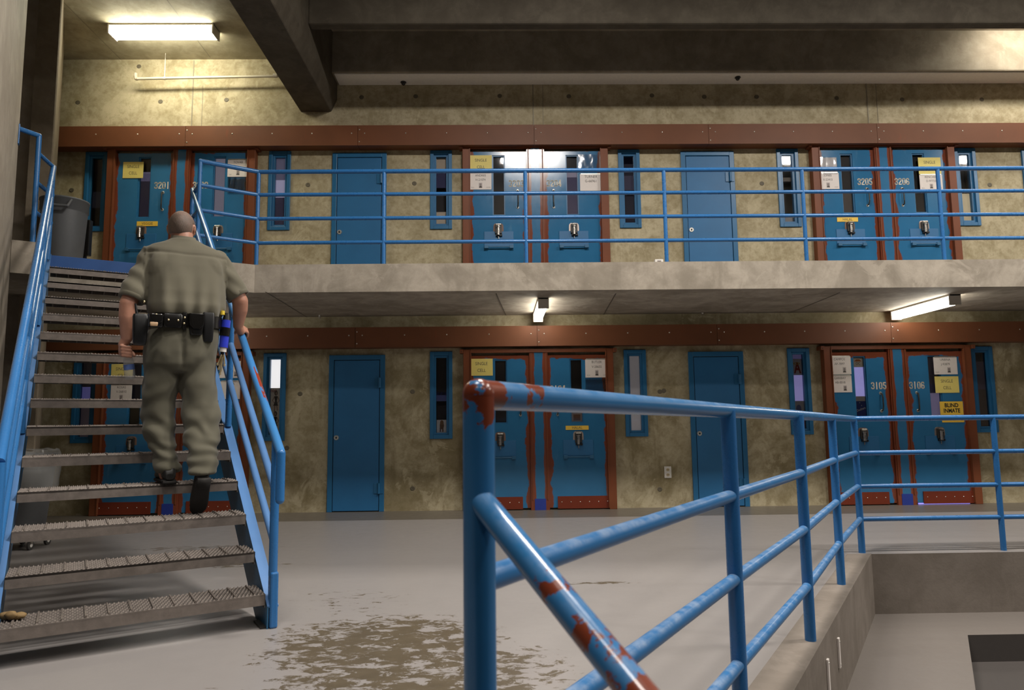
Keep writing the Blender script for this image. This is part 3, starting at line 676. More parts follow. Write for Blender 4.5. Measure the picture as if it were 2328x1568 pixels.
# what is seen through the door windows
inn = {'3201': [(0, .75, (.10, .09, .17), .12), (.62, .78, (.40, .37, .55), .2), (.78, 1, (.02, .02, .03), 0)], '3202': [(0, 1, (.44, .41, .50), .3)], '3203': [(0, 1, (.006, .006, .008), 0)],
       '3204': [(0, .65, (.085, .075, .15), .12), (.65, .74, (.42, .39, .50), .15), (.74, 1, (.03, .028, .03), 0)], '3205': [(0, .36, (.16, .135, .11), 0), (.36, 1, (.05, .043, .036), 0)], '3206': [(0, 1, (.003, .003, .003), 0)],
       '3101': [(0, .30, (.20, .17, .10), 0), (.30, 1, (.05, .045, .06), .05)], '3102': [(0, 1, (.05, .05, .07), 0)], '3103': [(0, 1, (.05, .042, .036), 0)], '3104': [(.26, 1, (.022, .016, .012), 0), (0, .26, (.10, .06, .04), 0)],
       '3105': [(.36, .84, (.36, .34, .68), .8), (.28, .36, (.62, .55, .45), 0)], '3106': [(0, .40, (.30, .26, .42), .3), (.40, .55, (.05, .045, .09), .1), (.55, 1, (.075, .062, .075), .08)]}
for num, cards in inn.items():
    t, x, z, W = DOORS[num]
    for a, b, c, e in cards:
        za, zb = z(1.10+.79*a), z(1.10+.79*b); MB().box((W[0]+.012, DY+.046, za), (W[1]-.012, DY+.052, zb)).build('window_backing', flat(c, e), t)
MB().box((5.32, 9.03, .004), (5.98, 9.05, .02)).build('threshold_gap', flat((.25, .22, .75), 1.2), DOORS['3106'][0])
def door_picture(name, num, a, b, m, label):
    t, x, z, W = DOORS[num]; za, zb = z(1.10+.79*a), z(1.10+.79*b); cx = (W[0]+W[1])/2
    o = MB().box((W[0]+.012, DY+.037, za), (W[1]-.012, DY+.041, zb)).top(name, m, (cx, DY+.037, za)); tag(o, label, 'picture'); return o, cx, za, zb
o, x, za, zb = door_picture('team_card', '3105', .84, .99, flat((.88, .78, .60)), 'cream card with orange emblem and letters OC at the top of a door window')
MB().add([(x-.05, DY+.0355, zb-.045), (x+.05, DY+.0355, zb-.045), (x+.02, DY+.0355, zb-.018), (x-.02, DY+.0355, zb-.018)], [(0, 1, 2, 3)]).build('card_emblem', M['orange'], o)
text('OC', .05, M['ink'], (x, DY+.0355, za+.045), o, .8)
o, x, za, zb = door_picture('team_card', '3105', .0, .28, M['navy'], 'royal blue card with slanted white script in the door window of 3105')
text('Dodgers', .042, flat((.7, .7, .72)), (x, DY+.0355, za+.115), o, .85, .0008, .25, rot=-.35)
for q in ((-.01, .2), (.012, .165), (0, .02)): MB().loft([((x+q[0], DY+.0358, za+q[1]), (.006, 0, 0), (0, 0, .006)), ((x+q[0], DY+.0352, za+q[1]), (.004, 0, 0), (0, 0, .004))], 8).build('baseball_dot', flat((.7, .7, .7)), o)
o, x, za, zb = door_picture('picture_card', '3104', .0, .14, flat((.60, .50, .44)), 'small brown snapshot at the bottom of the door window of 3104')
MB().box((x-.045, DY+.0355, za+.015), (x+.045, DY+.0365, zb-.02)).build('snapshot_print', flat((.28, .13, .06)), o)
# ------------------------------------------------------------------ signs on the doors
def sheet(name, px0, py0, px1, py1, m, label, cat='sign', group=None, y=DY-.002, tilt=0):
    a = atY(px0, py1, y); b = atY(px1, py0, y); x0, x1, z0, z1 = a.x, b.x, a.z, b.z
    o = MB().box((x0, y-.004, z0), (x1, y-.001, z1)).top(name, m, ((x0+x1)/2, y-.004, z0)); tag(o, label, cat, group)
    return o, (x0+x1)/2, z0, x1-x0, z1-z0
def single_cell(px0, py0, px1, py1, label):
    o, x, z, w_, h = sheet('notice', px0, py0, px1, py1, M['paper_y'], label, 'notice', 'yellow single cell notices')
    text('SINGLE', .058, M['ink'], (x, DY-.0068, z+h*.70), o, .86); text('CELL', .058, M['ink'], (x, DY-.0068, z+h*.30), o, .86); return o
def inmate(px0, py0, px1, py1, l1, l2, label, left='', right='', photo=0.0, size=.042, clip=True):
    o, x, z, w_, h = sheet('name_sheet', px0, py0, px1, py1, M['paper_w'], label, 'name sheet', 'white name sheets on cell doors')
    text(l1, size, M['ink'], (x, DY-.0068, z+h*.84), o, .9); text(l2, size, M['ink'], (x, DY-.0068, z+h*.58), o, .9)
    if photo is not None:
        cx = x+photo*w_
        MB().box((cx-.022, DY-.0072, z+h*.10), (cx+.022, DY-.006, z+h*.40)).build('photo', flat((.42, .37, .36)), o)
        MB().loft([((cx, DY-.0074, z+h*.28), (.013, 0, 0), (0, 0, .019)), ((cx, DY-.0080, z+h*.28), (.010, 0, 0), (0, 0, .015))], 12).build('photo_head', M['ink_grey'], o)
        MB().add([(cx-.021, DY-.0075, z+h*.105), (cx+.021, DY-.0075, z+h*.105), (cx+.012, DY-.0075, z+h*.20), (cx-.012, DY-.0075, z+h*.20)], [(0, 1, 2, 3)]).build('photo_shoulders', M['ink'], o)
    if left: text(left, .024, flat((.3, .27, .25)), (x-w_*.36, DY-.0068, z+h*.12), o)
    if right: text(right, .024, flat((.3, .27, .25)), (x+w_*.36, DY-.0068, z+h*.12), o)
    if clip: MB().box((x-w_*.46, DY-.010, z+h-.004), (x+w_*.46, DY-.004, z+h+.010)).build('clip_rail', M['bolt'], o)
    return o
def strip(px0, py0, px1, py1, s, label):
    o, x, z, w_, h = sheet('diet_strip', px0, py0, px1, py1, M['strip_y'], label, 'notice', 'yellow diet strips')
    text(s, .046, M['ink'], (x, DY-.0068, z+h*.5), o, .95); return o
def sleeve(px0, py0, px1, py1, label):
    a = atY(px0, py1, DY-.003); b = atY(px1, py0, DY-.003); nx, nz = 14, 8; m = MB()
    vs = [(a.x+(b.x-a.x)*i/nx, DY-.008-.008*abs(noise.noise((i*1.3, 0, j*.25+a.x))), a.z+(b.z-a.z)*j/nz) for j in range(nz+1) for i in range(nx+1)]
    m.add(vs, [(j*(nx+1)+i, j*(nx+1)+i+1, (j+1)*(nx+1)+i+1, (j+1)*(nx+1)+i) for j in range(nz) for i in range(nx)], True)
    o = m.top('plastic_sleeve', M['sleeve'], ((a.x+b.x)/2, DY-.01, a.z)); tag(o, label, 'plastic sleeve', 'clear plastic sleeves'); return o
single_cell(279, 368, 327, 405, 'yellow single cell notice on cell door 3201')
strip(311, 503, 359, 514, 'VEGGIE', 'yellow veggie diet strip above the lock of door 3201')
inmate(517, 363, 566, 402, 'TOVAR', '', 'white name sheet with a portrait beside the window of door 3202', 'SD', '')
sleeve(517, 402, 563, 438, 'empty clear sleeve behind the bent balcony rail on door 3202')
single_cell(1068, 353, 1118, 392, 'glossy yellow single cell notice on cell door 3203, behind the top rail')
inmate(1068, 393, 1117, 431, 'ANDRES', 'H-21074', 'white name sheet with a dark portrait on door 3203', 'BLK', 'NON')
sleeve(1315, 351, 1364, 390, 'wrinkled shiny empty sleeve at the upper right of door 3204')
o = inmate(1319, 396, 1368, 434, 'TURNER', 'G-66961', 'white sheet with large plain lettering on door 3204', photo=None, size=.05)
sleeve(1855, 357, 1902, 396, 'crumpled bright sleeve at the top left of door 3205')
sheet('paper_sheet', 1856, 358, 1901, 394, M['paper_w'], 'blank white paper inside the crumpled sleeve on door 3205', 'paper', None, DY)
inmate(1858, 393, 1906, 430, 'JONES', 'E-22413', 'white name sheet with a small portrait on door 3205', 'BLK', 'CRIP')
strip(1903, 494, 1950, 504, 'HALAL', 'yellow halal diet strip on the upper tier, above a door lock')
single_cell(2089, 358, 2137, 396, 'yellow single cell notice at the upper right of door 3206')
inmate(2092, 397, 2141, 432, 'RENCHER', 'D-97733', 'white name sheet with a dark portrait partly behind the last balcony rail post', 'BLK', 'NON')
single_cell(252, 827, 303, 866, 'yellow single cell notice on door 3101, seen between the stair treads')
inmate(251, 874, 301, 913, 'ROSAS', 'V-26810', 'white name sheet on door 3101, seen between the stair treads')
inmate(499, 822, 551, 859, '', '', 'white sheet with a dark portrait at the top of door 3102, behind the stair rail', photo=.22)
inmate(500, 866, 552, 907, 'OZA', '00', 'white name sheet on door 3102, lower of two behind the stair rail', photo=None)
single_cell(1069, 815, 1120, 854, 'yellow single cell notice on door 3103, above the near railing corner')
inmate(1070, 872, 1122, 913, 'BROWN', 'D-73514', 'white name sheet on door 3103 beside the near railing post', 'WHT', 'AB')
inmate(1331, 816, 1382, 858, 'BUTLER', 'V-28655', 'white name sheet above the empty sleeve on door 3104', 'BLK', 'CRIP')
sleeve(1331, 859, 1380, 896, 'empty clear sleeve just above the near top rail on door 3104')
strip(1286, 967, 1338, 977, 'HALAL', 'yellow halal diet strip on the lower tier, above a door lock')
inmate(1884, 810, 1933, 851, 'CAMPOS', 'AF-7897', 'upper of two white name sheets on door 3105', 'N/M', '', .2)
inmate(1885, 853, 1935, 892, 'GARIBAY', 'AB-0018', 'lower of two white name sheets on door 3105', 'N/M', '', .2)
inmate(2124, 811, 2174, 851, 'URBINA', 'J-92879', 'white name sheet above the yellow notice on door 3106', 'N/M', '', .14)
single_cell(2127, 855, 2178, 893, 'yellow single cell notice on door 3106, under the white name sheet')
o, x, z, w_, h = sheet('notice', 2138, 912, 2188, 943, M['strip_y'], 'amber notice with bold black letters reading blind inmate on door 3106', 'notice')
text('BLIND', .072, M['ink_k'], (x, DY-.0068, z+h*.70), o, .90, .0022); text('INMATE', .072, M['ink_k'], (x, DY-.0068, z+h*.30), o, .84, .0022)
o, x, z, w_, h = sheet('notice', 2142, 946, 2191, 960, M['strip_y'], 'second amber notice on door 3106, mostly behind the top rail', 'notice')
MB().box((x-.10, DY-.007, z+h*.80), (x+.10, DY-.0055, z+h*.95)).build('printed_bar', M['ink_k'], o)
# ------------------------------------------------------------------ blue access doors between the cells
def access_door(x0, x1, base, top, n, label):
    t = empty('door_%d' % n, ((x0+x1)/2, D, base), label, 'door', 'plain blue utility doors', 'structure')
    f = .062
    MB().box((x0, D-.03, base), (x0+f, D, top)).build('jamb', M['frame_blue'], t, .004); MB().box((x1-f, D-.03, base), (x1, D, top)).build('jamb', M['frame_blue'], t, .004)
    MB().box((x0+f, D-.03, top-f), (x1-f, D, top)).build('head', M['frame_blue'], t, .004)
    MB().box((x0+f-.001, D-.008, base), (x1-f+.001, D-.002, top-f+.001)).build('shadow_gap', flat((.01, .012, .015)), t)
    MB().box((x0+f+.008, D-.024, base+.012), (x1-f-.008, D-.002, top-f-.008)).build('door_panel', M['blue'], t, .003)
    kz = base+.93 if base < 1 else base+.82
    k_ = MB().loft([((x0+f+.045, D-.022, kz), (.034, 0, 0), (0, 0, .034)), ((x0+f+.045, D-.034, kz), (.028, 0, 0), (0, 0, .028))], 18).build('key_lock', M['bolt'], t)
    MB().loft([((x0+f+.045, D-.033, kz), (.012, 0, 0), (0, 0, .014)), ((x0+f+.045, D-.037, kz), (.009, 0, 0), (0, 0, .010))], 12).build('keyhole', M['black'], k_)
    for hz in (top-.36, base+.29):
        h_ = MB().tube((x1-f-.002, D-.045, hz-.065), (x1-f-.002, D-.045, hz+.065), .016, 12).build('hinge', M['frame_blue'], t)
        MB().box((x1-f-.065, D-.034, hz-.065), (x1-f, D-.022, hz+.065)).box((x1-f, D-.038, hz-.065), (x1-f+.05, D-.028, hz+.065)).build('hinge_leaf', M['frame_blue'], h_)
    return t
k = 12
for (x0, x1, sd) in ((-2.192, -1.474, 'left of cell 3%d03'), (2.458, 3.176, 'left of cell 3%d05'), (7.10, 7.82, 'right of cell 3%d06')):
    for base, top, lv in ((U, 4.69, 2), (0, 1.985, 1)):
        k += 1; access_door(x0, x1, base, top, k, ('plain blue utility door with a round lock on the %s tier, ' % ('upper' if lv == 2 else 'lower'))+sd % lv)
# ------------------------------------------------------------------ light fixtures
def ceiling_light(p0, p1, wd, z, label, lm, bare=False):
    """strip light from p0 to p1 (xy) under a ceiling at z"""
    p0 = Vector((*p0, 0)); p1 = Vector((*p1, 0)); d = (p1-p0).normalized(); sd = Vector((-d.y, d.x, 0)); L = (p1-p0).length
    t = empty('ceiling_light', (p0+p1)/2+Vector((0, 0, z)), label, 'light', 'fluorescent strip lights')
    fn = lambda a, b, c: p0+d*a+sd*b+Vector((0, 0, z+c))
    MB().obox(fn, (0, -wd/2, -.022), (L, wd/2, -.001)).build('housing', M['lamp_metal'], t, .004)
    m = MB(); pr = [(-wd/2+.004, -.022), (-wd/2+.012, -.105), (-wd/2+.03, -.12), (wd/2-.03, -.12), (wd/2-.012, -.105), (wd/2-.004, -.022)]; n_ = len(pr)
    a0, a1 = .02, L-.02
    m.add([fn(a0, b, c) for b, c in pr]+[fn(a1, b, c) for b, c in pr], [tuple(range(n_)), tuple(range(n_, 2*n_))]+[(i, (i+1) % n_, n_+(i+1) % n_, n_+i) for i in range(n_)]).build('lens', lm, t)
    for a in (0, L-.02): MB().obox(fn, (a, -wd/2-.004, -.126), (a+.02, wd/2+.004, 0)).build('end_cap', M['lamp_metal'], t, .003)
    return t
ceiling_light((-4.76, 8.33), (-3.47, 8.33), .20, 6.015, 'glowing fluorescent strip light on the bay ceiling over cell 3201', M['lens_up'])
ceiling_light((.50, 7.78), (.50, 8.88), .115, SOF, 'fluorescent strip light under the balcony in front of doors 3103 and 3104', M['lens_low'])
ceiling_light((5.17, 7.78), (5.17, 8.99), .125, SOF, 'fluorescent strip light under the balcony in front of door 3105', M['lens_low'])
ceiling_light((-3.9, 7.90), (-3.9, 9.0), .125, SOF, 'fluorescent strip light under the balcony glimpsed behind the stair', M['lens_low'])
tag(MB().box((-2.16, 7.78, 6.22), (12.5, 8.77, 6.4)).build('ceiling_trough', M['conc_beam2']), 'dark concrete strip of ceiling between the two long beams', 'ceiling', kind='structure')
ceiling_light((6.45, 8.25), (7.7, 8.25), .20, 6.22, 'fluorescent strip light in the trough between the beams at upper right', M['lens_trough'])
# ------------------------------------------------------------------ small fixtures on the walls and soffits
def dome(px, py, z, label):
    p = atZ(px, py, z); t = empty('dome_camera', p, label, 'camera', 'dome cameras on the white soffit')
    MB().lathe([(.035, 0), (.04, -.012), (.03, -.018)], p, 16).build('mount', M['black'], t)
    MB().ball(p+Vector((0, 0, -.02)), (.028, .028, .03), 14, 8).build('dome', plain('smoked_dome', (.01, .01, .01), .1), t)
dome(917, 186, 5.646, 'small black dome camera on the white soffit nearer the cross beam')
dome(1677, 175, 5.646, 'small black dome camera on the white soffit above the second blue utility door')
def sprinkler(px, py, label):
    p = atZ(px, py, SOF); t = empty('fire_sprinkler', p, label, 'sprinkler', 'sprinkler heads under the balcony')
    MB().tube(p, p+Vector((0, 0, -.03)), .010, 10).build('stem', M['chrome'], t); MB().lathe([(.006, -.03), (.025, -.036), (.025, -.040)], p, 14).build('deflector', M['chrome'], t)
sprinkler(727, 716, 'small fire sprinkler under the balcony above the left blue utility door'); sprinkler(1597, 708, 'small fire sprinkler under the balcony above the right blue utility door')
pa, pb = atY(313, 179, 8.93), atY(632, 172, 8.93)
t = empty('sprinkler_pipe', pa, 'thin pale pipe with an elbow on the wall under the bay light', 'pipe')
MB().tube(pa, pb+Vector((.3, 0, 0)), .017, 12).build('pipe', plain('pale_pipe', (.50, .46, .36), .5), t)
MB().path([pa, pa+Vector((-.02, 0, .0)), pa+Vector((-.03, 0, .035))], .022, 12).tube(pa+Vector((-.03, 0, .03)), pa+Vector((-.03, 0, .075)), .024, 12).build('elbow', plain('pale_elbow', (.45, .38, .28), .5), t)
MB().tube(pb+Vector((-.06, 0, 0)), pb+Vector((-.01, 0, 0)), .028, 12).build('coupling', M['lamp_metal'], t)
ph = atY(374, 178, 8.93); MB().tube(ph, (ph.x, ph.y, 6.01), .004, 6).build('hanger_rod', M['bolt'], t); MB().tube(ph+Vector((-.012, 0, 0)), ph+Vector((.012, 0, 0)), .022, 12).build('hanger_ring', M['lamp_metal'], t)
p = atY(1518, 1073, D); t = empty('wall_outlet', p, 'white double socket plate low on the lower wall', 'outlet')
MB().box((p.x-.045, D-.012, p.z-.073), (p.x+.045, D, p.z+.073)).build('plate', M['white'], t, .004)
for q in (-.032, .032):
    so = MB().loft([((p.x, D-.012, p.z+q), (.022, 0, 0), (0, 0, .02)), ((p.x, D-.015, p.z+q), (.02, 0, 0), (0, 0, .018))], 14).build('socket', plain('ivory_socket', (.55, .45, .28), .5), t)
    for r in (-.008, .008): MB().box((p.x+r-.002, D-.017, p.z+q-.006), (p.x+r+.002, D-.0145, p.z+q+.008)).build('slot', M['black'], so)
p = atZ(1501, 594, U+.0); p.y = YF+.05
t = empty('carton', (p.x, p.y, U), 'tiny white carton lying on the balcony edge near the fourth rail post', 'carton')
MB().box((p.x-.045, p.y-.02, U), (p.x+.045, p.y+.03, U+.035)).build('box', M['white'], t, .003); MB().box((p.x-.02, p.y-.0225, U+.01), (p.x+.02, p.y-.0195, U+.02)).build('print', M['ink_grey'], t)
for (px, py0, py1, lab) in [(1905, 1445, 1522, 'short white plastic strip on the pit side wall, farther of the pair'), (1881, 1492, 1590, 'short white plastic strip on the pit side wall, nearer of the pair')]:
    d = ray(px, (py0+py1)/2); nrm = Vector((-dgn.y, dgn.x, 0)); o0 = Vector((0, 0, CZ)); tt = (A-o0).dot(nrm)/d.dot(nrm); c = o0+d*tt
    d0 = ray(px, py0); z1 = (o0+d0*((A-o0).dot(nrm)/d0.dot(nrm))).z; d0 = ray(px, py1); z0 = (o0+d0*((A-o0).dot(nrm)/d0.dot(nrm))).z
    inw = nrm if nrm.dot(Vector((1, 0, 0))) > 0 else -nrm
    fn = lambda a, b, cc: Vector((c.x, c.y, 0))+dgn*a+inw*b+Vector((0, 0, cc))
    t = empty('wall_strip', (c.x, c.y, z0), lab, 'plastic strip', 'white strips on the pit wall')
    MB().obox(fn, (-.017, 0, z0), (.017, .012, z1)).build('cover', plain('white_strip_plastic', (.74, .68, .64), .5), t, .003)
    for zz in (z0+.02, z1-.02): MB().ball(fn(0, .012, zz), (.004, .004, .004), 8, 5).build('screw', M['bolt'], t)
# ------------------------------------------------------------------ staircase
RISE, RUN = .186, .281
sl = RISE/RUN
stair = empty('staircase', S3(-.6, 0, 0), 'open-tread steel staircase with blue stringers and handrails climbing at the left', 'staircase')
UR, ULR = .037, -1.223
nose = lambda s: RISE+sl*s
def tread_meshes():
    a = MB(); a.box((-1.195, 0, -.062), (.0, .012, -.004)); ch = a.mesh('front_channel', M['tread'])
    a = MB(); a.box((-1.195, 0, -.016), (.0, .25, -.004)); pl = a.mesh('grip_plate', M['tread_dark'])
    t = MB()
    for row in range(9):
        y = .006+row*.0295
        for i in range(58):
            x = -1.19+i*.0206+(.01 if row % 2 else 0); r = .0062
            t.add([(x-r, y-.006, -.004), (x+r, y-.006, -.004), (x+r, y+.008, -.004), (x-r, y+.008, -.004), (x, y-.002, .006), (x, y+.003, .006)], [(0, 1, 4), (1, 2, 5, 4), (2, 3, 5), (3, 0, 4, 5)])
    te = t.mesh('grip_teeth', M['tread'])
    r = MB().box((-.004, .014, -.055), (.004, .25, .007)).mesh('rib', M['tread'])
    b = MB().box((-1.195, .238, -.055), (.0, .25, -.002)).mesh('rear_channel', M['tread'])
    e = MB().box((-.006, .0, -.075), (.0, .25, -.004)).mesh('end_plate', M['tread_dark'])
    return ch, pl, te, r, b, e
ch, pl, te, rb, rc, ep = tread_meshes()
def link(name, me, parent, loc=(0, 0, 0), rot=0):
    o = bpy.data.objects.new(name, me); COL.objects.link(o); o.parent = parent; o.location = loc; o.rotation_euler = (0, 0, rot); return o
for i in range(1, 15):
    tr = link('tread', pl, stair, S3(0, RUN*(i-1), RISE*i)-stair.location, TH)
    link('front_channel', ch, tr); link('rear_channel', rc, tr); tag(link('grip_teeth', te, tr), kind='stuff'); link('end_plate', ep, tr)
    for q in range(12): link('rib', rb, tr, (-.055-q*.099, 0, 0))
capz = lambda s: nose(s)-.055
def slope_plate(u0, u1, s0, s1, zt, zb):     # parallelogram plate following the pitch
    m = MB(); vs = []
    for u in (u0, u1):
        vs += [S3(u, s0, max(0, zb(s0))), S3(u, s1, zb(s1)), S3(u, s1, zt(s1)), S3(u, s0, max(.0, zt(s0)))]
    return m.add(vs, [(0, 1, 2, 3), (4, 7, 6, 5), (0, 4, 5, 1), (1, 5, 6, 2), (2, 6, 7, 3), (3, 7, 4, 0)])
for (u0, u1, c0, c1) in ((.006, .014, .006, .066), (-1.214, -1.206, -1.26, -1.20)):
    m = MB(); sA = -.02; vs = []
    for u in (u0, u1):
        vs += [S3(u, sA, 0), S3(u, .26, 0), S3(u, 4.08, capz(4.08)-.36), S3(u, 4.08, min(U, capz(4.08))), S3(u, sA, capz(sA))]
    m.add(vs, [(0, 1, 2, 3, 4), (9, 8, 7, 6, 5)]+[(i, 5+i, 5+(i+1) % 5, (i+1) % 5) for i in range(5)])
    so = m.build('stringer', M['stringer'], stair)
    slope_plate(c0, c1, sA, 4.08, lambda s: min(U+.02, capz(s)+.004), lambda s: min(U+.01, capz(s)-.006)).build('top_flange', M['cap'], so)
    q = MB(); q.obox(S3, (c0-.03, .0, 0), (c1+.0, .16, .012)); fp = q.build('foot_plate', M['dark_steel'], so)
def railpart(name, pts, r, m, parent, n=16):
    q = MB(); q.path([Vector(p) for p in pts], r, n)
    return q.build(name, m, parent)
def aligned_rail(name, p0, p1, r, m, parent):   # local z runs along the rail, so wear can follow it
    p0 = Vector(p0); p1 = Vector(p1); L = (p1-p0).length
    me = MB().tube((0, 0, 0), (0, 0, L), r, 18).mesh(name, m); o = bpy.data.objects.new(name, me); COL.objects.link(o); o.parent = parent
    o.location = p0-wloc(parent); o.rotation_mode = 'QUATERNION'; o.rotation_quaternion = (p1-p0).to_track_quat('Z', 'X'); return o
hr = lambda s, off: nose(s)+off
# right side
aligned_rail('top_rail', S3(UR, -.115, hr(-.115, .842)), S3(UR, 3.93, hr(3.93, .842)), .0245, M['rail_scrape'], stair)
q = MB(); q.tube(S3(UR, -.115, hr(-.115, .842)), S3(UR, -.115, .70), .0245, 18).ball(S3(UR, -.115, .70), (.0245,)*3, 16, 8).ball(S3(UR, -.115, hr(-.115, .842)), (.0245,)*3, 16, 8); q.build('rail_return', M['rail'], stair)
np_ = MB().tube(S3(UR, 0, .28), S3(UR, 0, hr(0, .842)), .024, 16).build('newel_post', M['rail'], stair)
MB().obox(S3, (UR-.018, -.03, 0), (UR+.026, .035, .30)).build('post_base', M['rail'], np_, .01)
for s in (1.46, 2.72, 3.93):
    MB().tube(S3(UR, s, capz(s)), S3(UR, s, hr(s, .842)), .022, 16).build('post', M['rail'], stair)
for off in (.56, .28):
    MB().tube(S3(UR, 0, hr(0, off)), S3(UR, 3.93, hr(3.93, off)), .0215, 16).build('mid_rail', M['cap'], stair)
# left side
MB().tube(S3(ULR, -.115, hr(-.115, .842)), S3(ULR, 3.98, hr(3.98, .842)), .0245, 18).build('top_rail', M['rail'], stair)
MB().tube(S3(ULR, -.115, hr(-.115, .842)), S3(ULR, -.115, .7), .0245, 16).build('rail_return', M['rail'], stair)
for off in (.56, .28): MB().tube(S3(ULR, 0, hr(0, off)), S3(ULR, 3.98, hr(3.98, off)), .0215, 16).build('mid_rail', M['rail'], stair)
for s in (0, 1.42, 2.72, 3.9): MB().tube(S3(ULR, s, 0 if s == 0 else capz(s)), S3(ULR, s, hr(s, .842)), .022, 16).build('post', M['rail'], stair)
uP, sP = -1.338, 3.62
MB().tube(S3(uP, sP, U), S3(uP, sP, 3.83), .0225, 16).build('wall_post', M['rail'], stair)
MB().tube(S3(uP, sP, 3.83), S3(UL, sP-.10, 3.83), .0225, 16).ball(S3(uP, sP, 3.83), (.0225,)*3, 14, 8).build('wall_arm', M['rail'], stair)
MB().obox(S3, (UL, sP-.13, 3.68), (UL+.01, sP-.07, 3.87)).build('wall_plate', M['rail'], stair, .004)
for off in (.842, .56, .28): MB().path([S3(uP, sP, hr(3.98, off)), S3(ULR, 3.98, hr(3.98, off))], .019, 12).ball(S3(ULR, 3.98, hr(3.98, off)), (.0245,)*3, 14, 8).build('connecting_rail', M['rail'], stair)
MB().obox(S3, (-1.27, 4.055, 2.672), (.07, 4.088, U+.004)).build('landing_fascia', M['fascia'], stair, .004)
# ------------------------------------------------------------------ balcony railing
br = empty('balcony_railing', (2, YF+.06, U), 'long blue four-bar pipe railing along the upper balcony edge', 'railing')
YR = YF+.045
HB = [1.03, .775, .51, .245]
bx = [-2.376, -1.229, .30, 1.812, 3.33, 4.835, 6.3, 7.8, 9.3]
zc = lambda x: 1.0
c0 = S3(0, 3.56, 0); tt = (YR-c0.y)/LA.y; CR = c0+LA*tt        # railing corner above the slab's bend
bx[0] = CR.x
for i, x in enumerate(bx):
    MB().tube((x, YR, U), (x, YR, U+HB[0]), .0215, 16).build('post', M['rail'], br)
EP = S3(.055, 3.56, 0)
MB().tube((EP.x, EP.y, U), (EP.x, EP.y, U+HB[0]+.01), .0215, 16).ball((EP.x, EP.y, U+HB[0]+.01), (.0235,)*3, 14, 8).build('post', M['rail'], br)
TE = S3(.04, 3.90, 0)
for j, h in enumerate(HB):
    m = M['rail']; nm = 'top_rail' if j == 0 else 'mid_rail'
    if j == 0: MB().tube((CR.x, CR.y, U+h), (bx[-1]+1, YR, U+h), .0235, 16).ball((CR.x, CR.y, U+h), (.0235,)*3, 14, 8).build(nm, m, br)
    else:
        for a, b in zip(bx[:-1], bx[1:]): MB().tube((a, YR, U+h), (b, YR, U+h), .0205, 16).build(nm, m, br)
    MB().tube((CR.x, CR.y, U+h), (EP.x, EP.y, U+h+.01), .0235 if j == 0 else .0205, 16).build(nm, m, br)
    if j in (1, 2): MB().tube((EP.x, EP.y, U+h+.01), (TE.x, TE.y, U+h+.01), .0205, 14).build('connecting_rail', m, br)
# ------------------------------------------------------------------ pit railing in front
pr_ = empty('pit_railing', (1.5, 3.6, 0), 'blue pipe railing around the sunken floor, rust-chipped at its near corner', 'railing')
P4 = atZ(1960, 1256, 0); P0 = Vector((-.036, 1.2, 0))
PP = [P0, Vector((.82, 2.53, 0)), atZ(1843, 1457, 0), atZ(1913, 1329, 0), P4]
H0, H4 = [1.158, .85, .56, .265], [1.10, .815, .538, .271]
def hh(p, j): f = (p-P0).length/(P4-P0).length; return H0[j]+(H4[j]-H0[j])*f
for i, p in enumerate(PP):
    MB().tube(p, p+Vector((0, 0, hh(p, 0))), .027, 24).build('post', M['rail_near'] if i == 0 else M['rail'], pr_)
for j in range(4):
    if j == 0:
        MB().tube(P0+Vector((0, 0, hh(P0, 0))), P4+Vector((0, 0, hh(P4, 0))), .0255, 28).build('top_rail', M['rail_near'], pr_)
        MB().ball(P0+Vector((0, 0, hh(P0, 0))), (.0275,)*3, 24, 14).build('corner_joint', M['rail_near'], pr_)
    else:
        for a, b in zip(PP[:-1], PP[1:]):
            MB().tube(a+Vector((0, 0, hh(a, j))), b+Vector((0, 0, hh(b, j))), .022, 22).build('mid_rail', M['rail_dust'], pr_)
PB = [P4]+[Vector((P4.x+1.195*k_, P4.y+.012*k_, 0)) for k_ in range(1, 6)]
for p in PB[1:]: MB().tube(p, p+Vector((0, 0, H4[0])), .0225, 16).build('post', M['rail'], pr_)
MB().ball(P4+Vector((0, 0, H4[0])), (.0255,)*3, 16, 10).build('corner_joint', M['rail'], pr_)
for j in range(4):
    for a, b in zip(PB[:-1], PB[1:]): MB().tube(a+Vector((0, 0, H4[j])), b+Vector((0, 0, H4[j])), .0225 if j == 0 else .0195, 16).build('top_rail' if j == 0 else 'mid_rail', M['rail'], pr_)
dd = Vector((.196, -.36, -.19))
for z_ in (.985, .665):
    a = P0+Vector((0, 0, z_)); b = a+dd*1.75
    MB().tube(a, b, .0215, 28).ball(a+dd*.02, (.0225,)*3, 20, 12).ball(b, (.0215,)*3, 16, 10).build('ramp_rail', M['rail_near'], pr_)
b = P0+dd*1.75
MB().tube((b.x, b.y, PZ), (b.x, b.y, .985+b.z), .0215, 18).build('ramp_post', M['rail_near'], pr_)
